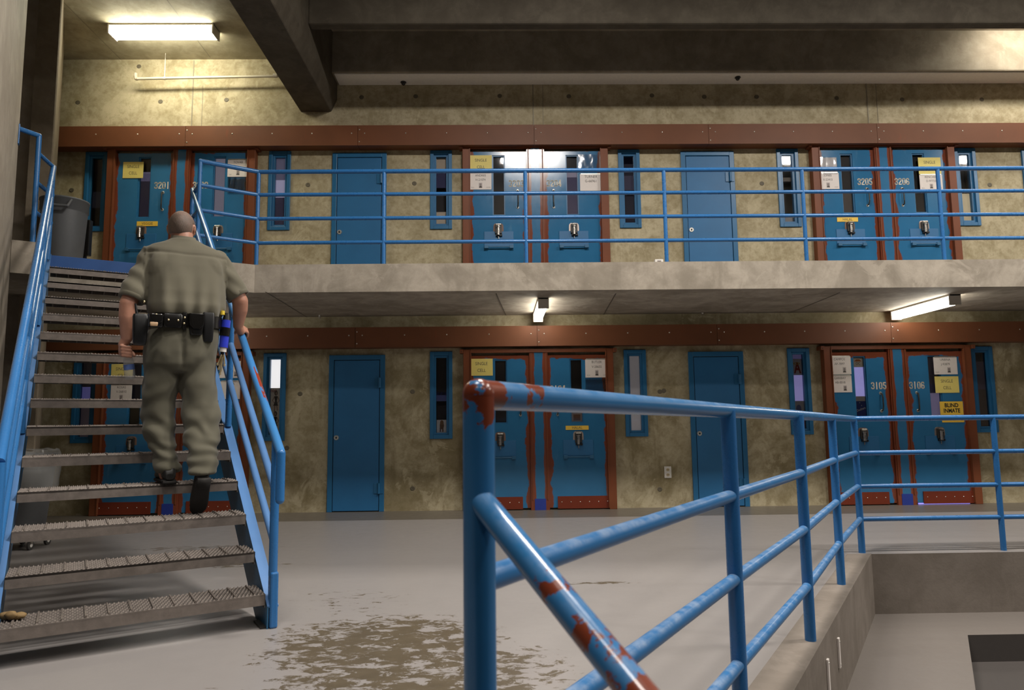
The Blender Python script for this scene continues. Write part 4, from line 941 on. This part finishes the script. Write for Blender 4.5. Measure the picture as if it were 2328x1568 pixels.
# ------------------------------------------------------------------ rubbish bins
def bin_can(loc, r0, r1, h, label, name='trash_can'):
    t = empty(name, loc, label, 'trash can'); x, y, z = loc
    MB().lathe([(r0*.2, 0), (r0*.96, 0), (r0, .02), (r1*.985, h*.80), (r1*.985, h*.82), (r1*1.03, h*.83), (r1*1.03, h*.97), (r1*1.06, h*.975), (r1*1.06, h), (r1*.98, h), (r1*.95, h*.8), (r0*.9, .04), (r0*.2, .03)], loc, 36).build('body', M['grey_plastic'], t)
    for q in (-.35, PI-.35):
        c = Vector((math.cos(q-.9), math.sin(q-.9), 0)); s_ = Vector((-c.y, c.x, 0))
        m = MB(); b = Vector(loc)+c*(r1*1.03)
        m.path([b+s_*-.11+Vector((0, 0, h*.94)), b+c*.055+s_*-.09+Vector((0, 0, h*.82)), b+c*.055+s_*.09+Vector((0, 0, h*.82)), b+s_*.11+Vector((0, 0, h*.94))], .014, 8).build('handle', M['grey_plastic'], t)
    return t
ub = onS(150, 585, 4.75); p = S3(-1.12, 4.45, U)
bin_can((p.x, p.y, U), .185, .215, .67, 'grey round trash can on the upper landing beside the first cell')
p2 = S3(-.93, 4.95, U)
fs = empty('floor_stand', (p2.x, p2.y, U), 'narrow black floor stand with a box panel beside the upper trash can', 'stand')
MB().box((p2.x-.03, p2.y-.02, U), (p2.x+.03, p2.y+.02, U+.55)).build('pole', M['black'], fs, .004); MB().box((p2.x-.06, p2.y-.035, U+.21), (p2.x+.075, p2.y+.03, U+.62)).build('panel', M['black'], fs, .01); MB().box((p2.x-.09, p2.y-.08, U), (p2.x+.09, p2.y+.08, U+.02)).build('foot', M['black'], fs, .005)
lb = atZ(80, 1228, 0)
LB = S3(-1.33, 3.98, 0)
dl = empty('bin_dolly', LB, 'black wheeled dolly under the lower trash can', 'dolly')
MB().lathe([(.02, .10), (.25, .10), (.255, .115), (.255, .135), (.24, .14), (.02, .14)], LB, 28).build('deck', M['black'], dl)
for q in range(5):
    a_ = q*2*PI/5-.55; c = LB+Vector((math.cos(a_)*.24, math.sin(a_)*.24, 0))
    fk = MB().box((c.x-.016, c.y-.02, .055), (c.x-.011, c.y+.02, .10)).box((c.x+.011, c.y-.02, .055), (c.x+.016, c.y+.02, .10)).tube((c.x, c.y, .095), (c.x, c.y, .112), .02, 10).build('caster_fork', M['chrome'], dl)
    MB().tube((c.x-.010, c.y, .042), (c.x+.010, c.y, .042), .042, 18).build('caster_wheel', M['rubber'], fk)
    MB().tube((c.x-.0115, c.y, .042), (c.x+.0115, c.y, .042), .018, 12).build('caster_hub', M['white'], fk)
bin_can((LB.x, LB.y, .142), .215, .27, .72, 'grey round trash can on a wheeled dolly under the stair')
m = MB(); n = 40; ringz = []
for j, (zf, k_) in enumerate([(.885, 1.03), (.90, 1.10), (.86, 1.14), (.78, 1.13), (.70, 1.17), (.62, 1.15), (.55, 1.12)]):
    ringz.append([Vector((LB.x, LB.y, 0))+Vector((math.cos(2*PI*i/n), math.sin(2*PI*i/n), 0))*(.27*k_*(1+.05*noise.noise((i*.6, j*.5, 1))))+Vector((0, 0, zf+.02*noise.noise((i*.5, j, 4)))) for i in range(n)])
for j in range(len(ringz)-1):
    m.add(ringz[j]+ringz[j+1], [(i, (i+1) % n, n+(i+1) % n, n+i) for i in range(n)], True)
tag(m.top('bin_liner', M['film'], (LB.x, LB.y, .6)), 'clear plastic bag folded over the rim of the lower trash can', 'bin liner')
# litter
def leaf(px, py, z, m, label, s=.05, name='dry_leaf'):
    p = atZ(px, py, z); q = MB(); pts = []
    for i in range(9): 
        a_ = 2*PI*i/9; r = s*(.6+.4*abs(math.cos(a_*1.5))); pts.append(p+Vector((math.cos(a_)*r, math.sin(a_)*r*.6, .006+.02*abs(noise.noise((i*.7, px, 0))))))
    lo = [v-Vector((0, 0, .004)) for v in pts]
    q.add(pts+lo+[p+Vector((0, 0, .022)), p+Vector((0, 0, .0))], [(i, (i+1) % 9, 18) for i in range(9)]+[(9+(i+1) % 9, 9+i, 19) for i in range(9)]+[(i, 9+i, 9+(i+1) % 9, (i+1) % 9) for i in range(9)])
    tag(q.top(name, m, p), label, 'litter'); return p
leaf(187, 1170, 0, M['leaf'], 'yellow dry leaf on the floor under the stair, left of door 3101', .055)
leaf(203, 1172, 0, flat((.20, .14, .05)), 'brown dry leaf on the floor close beside the yellow one', .04)
sc_o = MB(); u_, s_, h_ = onS(30, 1375, .12); pcs = S3(u_, .15, RISE)
sc_o.ball(pcs+Vector((-.03, 0, .022)), (.035, .028, .02), 12, 8).ball(pcs+Vector((.02, .01, .018)), (.035, .025, .017), 12, 8).ball(pcs+Vector((.0, -.015, .028)), (.03, .02, .02), 12, 8)
for v in sc_o.v: v += Vector((noise.noise(v*60), noise.noise(v*60+Vector((5, 0, 0))), noise.noise(v*60+Vector((0, 9, 0)))))*.006
tag(sc_o.top('crumpled_scrap', M['rag'], pcs), 'crumpled brown scrap at the back of the bottom stair tread', 'litter')
# ------------------------------------------------------------------ the officer
def solid(mb, voxel, smooth_it=6, fac=.5):
    me = mb.mesh('tmp', None); o = bpy.data.objects.new('tmp', me); COL.objects.link(o)
    r = o.modifiers.new('r', 'REMESH'); r.mode = 'VOXEL'; r.voxel_size = voxel; r.use_smooth_shade = True
    s_ = o.modifiers.new('s', 'SMOOTH'); s_.factor = fac; s_.iterations = smooth_it
    bpy.context.view_layer.update()
    out = bpy.data.meshes.new_from_object(o.evaluated_get(bpy.context.evaluated_depsgraph_get()))
    bpy.data.objects.remove(o); bpy.data.meshes.remove(me); return out
PER = S3(-.36, .95, RISE*4)
LOCM = Matrix(((LA.x, AS.x, 0, R0.x), (LA.y, AS.y, 0, R0.y), (0, 0, 1, 0), (0, 0, 0, 1)))     # (u, s, h) -> world
def pobj(name, me, m, parent):
    me.transform(LOCM); me.transform(Matrix.Translation(-wloc(parent)))
    me.name = name; me.materials.clear(); me.materials.append(m)
    me.polygons.foreach_set('use_smooth', [True]*len(me.polygons))
    o = bpy.data.objects.new(name, me); COL.objects.link(o); o.parent = parent; return o
person = empty('person', PER, 'person in olive uniform seen from behind, climbing the stair with a hand on the rail', 'person')
HC = Vector((-.377, 1.03, 2.448)); HY = math.radians(-22)
HR = Matrix.Rotation(HY, 3, 'Z') @ Matrix.Rotation(math.radians(-4), 3, 'X')
def hd(x, y, z): return HC+HR @ Vector((x, y, z))
b = MB()
b.ball(HC, (.079, .101, .108), 28, 18, HR); b.ball(hd(0, -.028, -.002), (.074, .07, .085), 24, 14, HR)
b.ball(hd(0, .035, -.062), (.058, .062, .062), 20, 12, HR); b.ball(hd(0, .066, -.10), (.032, .028, .024), 14, 10, HR)
b.ball(hd(0, .085, .026), (.055, .02, .014), 16, 8, HR)                                   # brow
b.cap_(hd(0, .094, .012), hd(0, .118, -.026), .010, .014, 12); b.ball(hd(.013, .106, -.032), (.009,)*3, 10, 6); b.ball(hd(-.013, .106, -.032), (.009,)*3, 10, 6)
b.ball(hd(0, .092, -.058), (.024, .012, .006), 12, 6, HR); b.ball(hd(0, .090, -.068), (.021, .012, .007), 12, 6, HR)   # lips
for q in (-1, 1):
    b.ball(hd(q*.045, .07, -.022), (.022, .022, .02), 12, 8, HR)                            # cheeks
    b.ball(hd(q*.083, -.006, -.012), (.009, .020, .033), 14, 10, HR @ Matrix.Rotation(q*.35, 3, 'Z')); b.ball(hd(q*.082, -.001, -.042), (.008, .011, .012), 10, 8, HR)
b.cap_((-.366, .975, 2.24), (-.372, 1.005, 2.38), .068, .064, 20)
b.cap_((-.35, .96, 1.75), (-.355, .97, 2.12), .13, .15, 24); b.cap_((-.50, .98, 2.19), (-.22, .98, 2.20), .075, .075, 20)
b.cap_((-.45, .92, 1.62), (-.475, .97, 1.12), .085, .058, 18); b.cap_((-.475, .97, 1.12), (-.425, .89, .80), .055, .042, 18)
b.cap_((-.27, .92, 1.62), (-.235, .85, 1.15), .085, .058, 18); b.cap_((-.235, .85, 1.15), (-.250, .64, .82), .055, .042, 18)
b.cap_((-.420, .87, .81), (-.413, .95, .79), .027, .022, 14); b.cap_((-.25, .62, .80), (-.252, .66, .72), .027, .022, 14)
# left arm and hand (bottle)
LE, LW = Vector((-.682, .925, 1.885)), Vector((-.678, .955, 1.665))
b.cap_((-.565, .98, 2.20), LE, .062, .050, 20); b.cap_(LE, (-.682, .935, 1.80), .050, .050, 20); b.cap_((-.682, .935, 1.80), LW, .050, .034, 20)
BT = Vector((-.672, .965, 1.60)); BB = Vector((-.647, .975, 1.412)); bd = (BB-BT).normalized()
b.cap_(LW, (-.695, .968, 1.625), .031, .030, 16); b.ball((-.703, .968, 1.593), (.019, .040, .046), 16, 10)
for k_, (z_, L_) in enumerate([(1.612, .94), (1.591, 1.0), (1.570, .97), (1.551, .82)]):
    c_ = Vector((BT.x+(1.60-z_)*.13, .967, z_))
    pts = [c_+Vector((-.036, -.010, .004)), c_+Vector((-.032*1.0, -.040, 0)), c_+Vector((-.004, -.047, -.004)), c_+Vector((.022*L_, -.038, -.007))]
    for i in range(3): b.cap_(pts[i], pts[i+1], .0108-.0012*i, .0100-.0012*i, 10)
tp = [Vector((-.70, .992, 1.625)), Vector((-.672, 1.012, 1.603)), Vector((-.636, .998, 1.575)), Vector((-.630, .975, 1.556))]
for i in range(3): b.cap_(tp[i], tp[i+1], .014-.0015*i, .0125-.0015*i, 10)
# right arm and hand (rail)
RE, RW = Vector((-.002, .945, 1.958)), Vector((.000, 1.005, 1.795))
b.cap_((-.145, .985, 2.22), RE, .062, .052, 20); b.cap_(RE, (.003, .965, 1.90), .052, .050, 20); b.cap_((.003, .965, 1.90), RW, .050, .034, 20)
rs = 1.085; RC = Vector((UR, rs, hr(rs, .842))); RD = Vector((0, 1, sl)).normalized(); RN = Vector((0, -sl, 1)).normalized()
b.cap_(RW, RC+RN*.042-RD*.045+Vector((-.014, 0, 0)), .032, .028, 16); b.ball(RC+RN*.038+Vector((-.006, 0, 0)), (.040, .050, .017), 18, 10, Matrix.Rotation(math.atan(sl), 3, 'X'))
for k_, (t_, L_) in enumerate([(.040, .92), (.018, 1.0), (-.004, .96), (-.024, .80)]):
    c_ = RC+RD*(t_-.002)
    pts = [c_+RN*.040+Vector((.012, 0, 0)), c_+RN*.026+Vector((.038, 0, 0)), c_+RN*(-.004)+Vector((.040, 0, 0)), c_+RN*(-.029*L_)+Vector((.022, 0, 0))]
    for i in range(3): b.cap_(pts[i], pts[i+1], .0112-.0012*i, .0102-.0012*i, 10)
tp = [RC+RN*.034-RD*.03+Vector((-.030, 0, 0)), RC+RN*.012+RD*.0+Vector((-.038, 0, 0)), RC-RN*.012+RD*.03+Vector((-.034, 0, 0))]
for i in range(2): b.cap_(tp[i], tp[i+1], .0135-.002*i, .012-.002*i, 10)
body = pobj('body', solid(b, .0052, 5), M['skin'], person)
# eyes, glasses, hair
for q in (-1, 1):
    m = MB().ball(hd(q*.031, .084, .002), (.0125,)*3, 14, 10); pobj('eye', m.mesh('eye', None), flat((.7, .66, .62), 0, .2), person)
    m = MB().ball(hd(q*.031, .0945, .002), (.006, .003, .006), 10, 6); pobj('iris', m.mesh('iris', None), M['ink_k'], person)
gm = MB()
for q in (-1, 1):
    pts = [hd(q*.034+.026*math.cos(t*PI/6), .117, .002+.019*math.sin(t*PI/6)) for t in range(13)]
    for i in range(12): gm.tube(pts[i], pts[i+1], .0014, 6)
    gm.tube(hd(q*.060, .116, .008), hd(q*.088, .02, .006), .002, 6); gm.tube(hd(q*.088, .02, .006), hd(q*.087, -.025, -.004), .002, 6)
gm.tube(hd(-.008, .118, .006), hd(.008, .118, .006), .0016, 6)
pobj('glasses', gm.mesh('glasses', None), M['dark_steel'], person)
hm = MB(); N1, N2 = 48, 30; hv = {}
def hp(i, j):
    ph = PI*j/N2*.80; t = 2*PI*i/N1
    d = Vector((math.sin(ph)*math.cos(t), math.sin(ph)*math.sin(t), math.cos(ph)))
    k_ = 1.0
    return d
def hair_r(d):      # outermost of the two skull ellipsoids along d, plus the hair's thickness
    t1 = 1/math.sqrt((d.x/.0795)**2+(d.y/.1015)**2+(d.z/.1085)**2)
    a_, b_, c_ = .0745, .0705, .0855; oy, oz = -.028, -.002
    A_ = (d.x/a_)**2+(d.y/b_)**2+(d.z/c_)**2; B_ = -2*(d.y*oy/b_**2+d.z*oz/c_**2); C_ = (oy/b_)**2+(oz/c_)**2-1
    dis = B_*B_-4*A_*C_
    t2 = (-B_+math.sqrt(dis))/(2*A_) if dis > 0 else 0
    return max(t1, t2)+.0035
def keep(d):
    z = d.z*.108; y = d.y*.101; x = abs(d.x*.079)
    if y > .012: return z > -.002+1.15*(y-.012)
    if y > -.035: return z > .022
    return z > -.072
me = bmesh.new(); grid = {}
for j in range(N2+1):
    for i in range(N1):
        d = hp(i, j); r = d*hair_r(d)
        grid[(i, j)] = me.verts.new(hd(r.x, r.y, r.z))
for j in range(N2):
    for i in range(N1):
        if keep((hp(i, j)+hp((i+1) % N1, j+1))/2):
            try: me.faces.new((grid[(i, j)], grid[(i, j+1)], grid[((i+1) % N1, j+1)], grid[((i+1) % N1, j)]))
            except ValueError: pass
bmesh.ops.remove_doubles(me, verts=me.verts, dist=.0005); bmesh.ops.delete(me, geom=[v for v in me.verts if not v.link_faces], context='VERTS'); bmesh.ops.recalc_face_normals(me, faces=me.faces)
hmesh = bpy.data.meshes.new('hair'); me.to_mesh(hmesh); me.free()
ho = pobj('hair', hmesh, M['hair'], person); ho['label'] = 'cropped brown-grey hair thinning on top'
# shirt
def ell(w_, uc, hu, hv, vc, pw=None): return ((uc, vc, w_), (hu, 0, 0), (0, hv, 0))
s = MB()
s.loft([ell(1.79, -.345, .205, .150, .935), ell(1.84, -.342, .222, .168, .935), ell(1.89, -.340, .232, .178, .938), ell(1.97, -.342, .236, .182, .948), ell(2.06, -.345, .236, .174, .958), ell(2.15, -.350, .238, .160, .968), ell(2.22, -.355, .244, .142, .975), ell(2.265, -.357, .242, .122, .975), ell(2.298, -.360, .205, .100, .975), ell(2.325, -.364, .130, .084, .978), ell(2.35, -.366, .080, .078, .985)], 36, pw=2.5)
def sleeve_(p0, p1, r0, r1):
    p0 = Vector(p0); p1 = Vector(p1); s.tube(p0, p1, r0, 24, r1); s.ball(p0, (r0,)*3, 20, 12)
sleeve_((-.556, .98, 2.212), (-.664, .935, 1.918), .080, .077); sleeve_((-.152, .985, 2.226), (-.014, .955, 1.990), .080, .076)
s.ball((-.49, .885, 2.13), (.09, .06, .12), 16, 10); s.ball((-.22, .885, 2.13), (.09, .06, .12), 16, 10)
sm = solid(s, .0085, 5)
sm.calc_loop_triangles() if hasattr(sm, 'calc_loop_triangles') else None
nv = [v.normal.copy() for v in sm.vertices]
for v, nn in zip(sm.vertices, nv):
    c = v.co; d = 0
    if -.60 < c.x < -.10:
        f = max(0, min(1, (2.12-c.z)/.28))
        d += f*.0095*math.sin(c.x*62+2.2*noise.noise((c.x*5, c.z*2, 1)))+f*.011*noise.noise((c.x*16, c.y*5, c.z*2.0))
        d += .007*noise.noise((c.x*7, c.y*7, c.z*5))
        d += .004*math.exp(-((c.z-1.872)/.04)**2)          # cloth bloused over the belt
        if c.y < .95: d += -.006*math.exp(-((c.z-2.225-.04*abs(c.x+.355))/.010)**2)   # yoke seam
    else:
        d += .010*noise.noise((c.x*9, c.y*9, c.z*8))+.005*math.sin(c.z*55+c.x*30)
    v.co = c+nn*d
shirt = pobj('shirt', sm, M['shirt'], person)
cm = MB(); cm.loft([((-.367, .985, 2.335), (.082, 0, 0), (0, .082, .012)), ((-.369, .992, 2.375), (.073, 0, 0), (0, .074, .014)), ((-.369, .992, 2.377), (.068, 0, 0), (0, .069, .014)), ((-.368, .984, 2.335), (.068, 0, 0), (0, .069, .012))], 30, caps=False)
cm.loft([((-.367, .985, 2.334), (.088, 0, 0), (0, .088, .013)), ((-.369, .992, 2.376), (.0745, 0, 0), (0, .0755, .014))], 30, caps=False)
pobj('collar', cm.mesh('collar', None), M['shirt'], person)
for (c_, r_, d_) in (((-.664, .935, 1.918), .0775, Vector((-.664+.560, .935-.98, 1.918-2.195))), ((-.014, .955, 1.990), .0765, Vector((.136, -.03, -.22)))):
    d_ = d_.normalized(); c_ = Vector(c_); q = MB(); a1 = d_.orthogonal().normalized(); a2 = d_.cross(a1)
    q.loft([(c_-d_*.022, a1*r_, a2*r_), (c_+d_*.006, a1*(r_+.001), a2*(r_+.001)), (c_+d_*.006, a1*(r_-.014), a2*(r_-.014)), (c_-d_*.02, a1*(r_-.018), a2*(r_-.018))], 26, caps=False)
    pobj('sleeve_hem', q.mesh('hem', None), M['shirt'], person)
# trousers
t = MB()
t.loft([ell(1.80, -.345, .200, .146, .935), ell(1.74, -.348, .213, .158, .928), ell(1.66, -.358, .220, .164, .920), ell(1.58, -.369, .221, .160, .915), ell(1.50, -.372, .216, .145, .915), ell(1.45, -.374, .19, .12, .92)], 32, pw=2.4)
def leg(rows): t.loft([((x, y, z), (a_, 0, 0), (0, b_, 0)) for (x, y, z, a_, b_) in rows], 28)
leg([(-.470, .92, 1.58, .112, .140), (-.472, .93, 1.46, .108, .132), (-.476, .945, 1.34, .101, .120), (-.478, .96, 1.22, .096, .110), (-.476, .965, 1.12, .094, .104), (-.462, .945, 1.03, .088, .098), (-.440, .91, .94, .076, .090), (-.425, .89, .87, .071, .086), (-.418, .88, .825, .068, .086)])
leg([(-.272, .92, 1.58, .112, .140), (-.262, .915, 1.46, .112, .134), (-.250, .90, 1.34, .113, .124), (-.240, .875, 1.22, .114, .116), (-.235, .845, 1.12, .112, .110), (-.236, .79, 1.03, .106, .106), (-.240, .73, .94, .098, .100), (-.246, .68, .865, .088, .094), (-.250, .65, .81, .080, .088)])
t.ball((-.445, .845, 1.575), (.095, .085, .115), 18, 12); t.ball((-.290, .845, 1.575), (.095, .085, .115), 18, 12)
tm = solid(t, .0085, 12)
nv = [v.normal.copy() for v in tm.vertices]
for v, nn in zip(tm.vertices, nv):
    c = v.co; R_ = c.x > -.372; d = 0
    f = max(0, min(1, (1.62-c.z)/.25))
    wv = noise.noise((c.x*6, c.y*6, c.z*3))
    d += f*.0075*math.sin(c.z*30+wv*7+c.x*(30 if R_ else -26))*(.5+.5*noise.noise((c.x*3, c.y*3, c.z*4+7)))
    d += f*.016*noise.noise((c.x*8, c.y*8, c.z*9+3))
    g_ = math.exp(-((c.z-.93)/.10)**2); d += g_*.007*math.sin(c.z*80+wv*6+c.x*24)     # cloth bunched over the shoe
    if not R_: d += .009*math.sin(c.z*55+c.x*25+wv*3)*math.exp(-((c.z-1.10)/.07)**2)
    if c.z > 1.45 and c.y < .93: d -= .016*math.exp(-((c.x+.372)/.014)**2)*min(1, (c.z-1.45)/.1)*max(0, min(1, (1.70-c.z)/.06))
    v.co = c+nn*d
pobj('trousers', tm, M['trouser'], person)
# shoes
def shoe(M4, nm):
    rows = [(.0, .024, .004, .040), (.008, .034, .0, .075), (.035, .039, 0, .098), (.075, .040, 0, .108), (.12, .042, 0, .10), (.17, .047, 0, .076), (.22, .049, 0, .056), (.26, .043, .002, .046), (.288, .026, .006, .034), (.300, .008, .012, .022)]
    q = MB(); q.loft([((0, y, (a_+b_)/2), (hw, 0, 0), (0, 0, (b_-a_)/2)) for (y, hw, a_, b_) in rows], 22, pw=2.8); me = q.mesh('shoe', None); me.transform(M4); o = pobj(nm, me, M['shoe'], person)
    q = MB(); q.loft([((0, y, -.004), (hw+.004, 0, 0), (0, 0, .009)) for (y, hw, a_, b_) in rows[1:-1]], 18, pw=5); q.box((-.037, .002, -.024), (.037, .075, -.004)); me = q.mesh('sole', None); me.transform(M4); pobj('sole', me, M['sole'], o)
shoe(Matrix.Translation((-.413, .795, RISE*4+.026)) @ Matrix.Rotation(math.radians(5), 4, 'Z'), 'shoe')
shoe(Matrix.Translation((-.247, .575, .795)) @ Matrix.Rotation(math.radians(3), 4, 'Z') @ Matrix.Rotation(math.radians(-52), 4, 'X'), 'shoe')
# duty belt
def beltring(th, grow=0.0):
    cx, cy = -.345, .932; return (cx+(.218+grow)*math.copysign(abs(math.cos(th))**.8, math.cos(th)), cy+(.166+grow)*math.copysign(abs(math.sin(th))**.8, math.sin(th)))
q = MB(); N = 56
for (z0, z1) in ((1.742, 1.822),):
    vs = []
    for i in range(N):
        a_ = 2*PI*i/N; xo, yo = beltring(a_, .006); xi, yi = beltring(a_, -.012); dz = -.010*math.sin(a_)*-1
        vs += [(xo, yo, z0), (xo, yo, z1), (xi, yi, z1), (xi, yi, z0)]
    fs_ = []
    for i in range(N):
        k_ = (i+1) % N
        for e in range(4): fs_.append((4*i+e, 4*i+(e+1) % 4, 4*k_+(e+1) % 4, 4*k_+e))
    q.add(vs, fs_, True)
belt = pobj('duty_belt', q.mesh('belt', None), M['leather'], person)
belt.data.polygons.foreach_set('use_smooth', [False]*len(belt.data.polygons))
def pouch(name, u0, u1, z0, z1, dep, m, flap=False, snaps=(), side=0, pw=4, taper=1.0):
    uc_, hw_ = (u0+u1)/2, (u1-u0)/2
    cth = max(-1, min(1, (uc_+.345)/.222)); yb = .932-.170*max(0, 1-abs(cth)**2.5)**.4
    if side: yb = side
    r = MB(); h_ = z1-z0
    r.loft([((uc_, yb-dep/2, z0), (hw_*.82*taper, 0, 0), (0, dep*.42, 0)), ((uc_, yb-dep/2, z0+h_*.08), (hw_*.95*taper, 0, 0), (0, dep*.5, 0)), ((uc_, yb-dep/2, z0+h_*.5), (hw_*(1+taper)/2, 0, 0), (0, dep*.52, 0)), ((uc_, yb-dep/2, z1-h_*.08), (hw_, 0, 0), (0, dep*.5, 0)), ((uc_, yb-dep/2, z1), (hw_*.9, 0, 0), (0, dep*.40, 0))], 22, pw=pw)
    if flap: r.loft([((uc_, yb-dep-.002, z0+h_*.28), (hw_*.35, 0, 0), (0, .003, 0)), ((uc_, yb-dep-.003, z0+h_*.45), (hw_*.85, 0, 0), (0, .004, 0)), ((uc_, yb-dep-.002, z1-.005), (hw_*.98, 0, 0), (0, .005, 0))], 16, pw=4)
    o = pobj(name, r.mesh(name, None), m, belt)
    return o, yb-dep
def px_pouch(name, x0, y0, x1, y1, dep, m, **kw):
    sp = kw.pop('s', .77); sn = kw.pop('snaps', ())
    u0, _, z1 = onS(x0, y0, sp); u1, _, z0 = onS(x1, y1, sp); kw['side'] = sp+dep*.9
    o, yf = pouch(name, u0, u1, z0, z1, dep, m, **kw)
    for (sx, sy) in sn:
        a_, _, c_ = onS(sx, sy, sp); pobj('snap', MB().ball((a_, yf-.001, c_), (.0068, .004, .0068), 10, 6).mesh('snap', None), M['brass'], belt)
    return o
px_pouch('pouch', 340, 712, 371, 744, .035, M['leather'], snaps=((355.5, 715),), s=.745, flap=True)
px_pouch('pouch', 372, 711, 415, 745, .022, M['leather'], snaps=((383, 727), (405, 728)), s=.745)
px_pouch('belt_keeper', 415, 709, 424, 750, .014, M['leather'], snaps=((420, 722), (418.5, 735)), s=.745)
px_pouch('pouch', 429, 711, 465, 762, .045, M['leather'], flap=True, snaps=((446, 738),), s=.735, taper=.8)
px_pouch('baton_pouch', 461, 709, 487, 777, .040, M['black'], s=.765, taper=.85)
px_pouch('radio_holder', 302, 712, 336, 783, .055, M['black'], s=.80, taper=.9)
u_, _, z_ = onS(313, 712, .82); u2_, _, z2_ = onS(308, 690, .82)
pobj('radio_antenna', MB().tube((u_, .82, z_-.03), (u2_, .82, z2_), .010, 10, .006).mesh('a', None), M['black'], belt)
u_, _, z_ = onS(328, 686, .85); pobj('radio_clip', MB().ball((u_, .85, z_), (.007, .006, .010), 10, 6).mesh('c', None), M['brass'], belt)
px_pouch('key_case', 341, 731, 359, 741, .012, plain('tan_patch', (.42, .27, .15), .5), s=.708)
# spray can in its holder and the key bunch
u_, _, z_ = onS(514, 735, .87); cu, cs = u_-.002, .87
c1 = MB(); c1.tube((cu-.010, cs, onS(507, 790, .87)[2]), (cu+.003, cs, onS(515, 728, .87)[2]), .0285, 20)
can = pobj('spray_can', c1.mesh('c', None), M['can_blue'], belt)
c1 = MB(); z0, z1 = onS(512, 764, .87)[2], onS(512, 745, .87)[2]; c1.tube((cu-.007, cs, z0), (cu-.001, cs, z1), .032, 20); pobj('can_loop', c1.mesh('c', None), M['leather'], belt)
c1 = MB(); c1.tube((cu+.003, cs, onS(515, 728, .87)[2]), (cu+.006, cs, onS(516, 712, .87)[2]), .026, 16, .018); pobj('can_top', c1.mesh('c', None), M['black'], belt)
c1 = MB(); c1.tube((onS(505, 714, .86)[0], .85, onS(505, 714, .86)[2]-.006), (onS(505, 709, .86)[0], .85, onS(505, 709, .86)[2]+.006), .015, 14); pobj('can_cap', c1.mesh('c', None), M['yellow_cap'], belt)
c1 = MB(); c1.tube((cu-.012, cs, onS(506, 800, .87)[2]), (cu-.010, cs, onS(507, 789, .87)[2]), .022, 16); pobj('can_base', c1.mesh('c', None), M['white'], belt)
kk = MB()
for i, (x0, y0, x1, y1) in enumerate([(505, 805, 497, 838), (507, 808, 502, 842), (503, 806, 494, 828), (508, 806, 509, 830), (504, 812, 499, 850)]):
    a_ = onS(x0, y0, .86); c_ = onS(x1, y1, .86); kk.tube(Vector(a_)+Vector((0, -.006*i, 0)), Vector(c_)+Vector((0, -.006*i, 0)), .0048, 6)
    kk.ball(Vector(c_)+Vector((0, -.006*i, 0)), (.008, .003, .009), 8, 6)
ko = pobj('key_bunch', kk.mesh('k', None), M['brass'], belt)
c1 = MB(); c1.tube(onS(506, 790, .865), onS(505, 808, .865), .012, 10); pobj('key_strap', c1.mesh('c', None), M['leather'], belt)
# ------------------------------------------------------------------ water bottle in the hand
BO = LOCM @ BT
wb = empty('water_bottle', BO, 'clear plastic water bottle hanging from the left hand', 'bottle')
rows = [(-.012, .014), (.0, .0145), (.012, .0145), (.022, .014), (.045, .020), (.07, .029), (.085, .0315), (.115, .030), (.145, .0315), (.175, .0315), (.192, .029), (.198, .018)]
a1 = bd.orthogonal().normalized(); a2 = bd.cross(a1)
pobj('shell', (lambda q: (q.loft([(BT+bd*z, a1*r, a2*r) for z, r in rows], 22), q.mesh('b', None))[1])(MB()), M['bottle'], wb)
pobj('cap', (lambda q: (q.tube(BT-bd*.022, BT-bd*.004, .0165, 16), q.mesh('b', None))[1])(MB()), M['white'], wb)
pobj('label_band', (lambda q: (q.loft([(BT+bd*.100, a1*.0322, a2*.0322), (BT+bd*.135, a1*.0318, a2*.0318)], 22, caps=False), q.mesh('b', None))[1])(MB()), plain('blue_bottle_label', (.10, .16, .38), .35), wb)
sc.cycles.use_denoising = True
sc.cycles.max_bounces = 8
sc.cycles.sample_clamp_indirect = 4
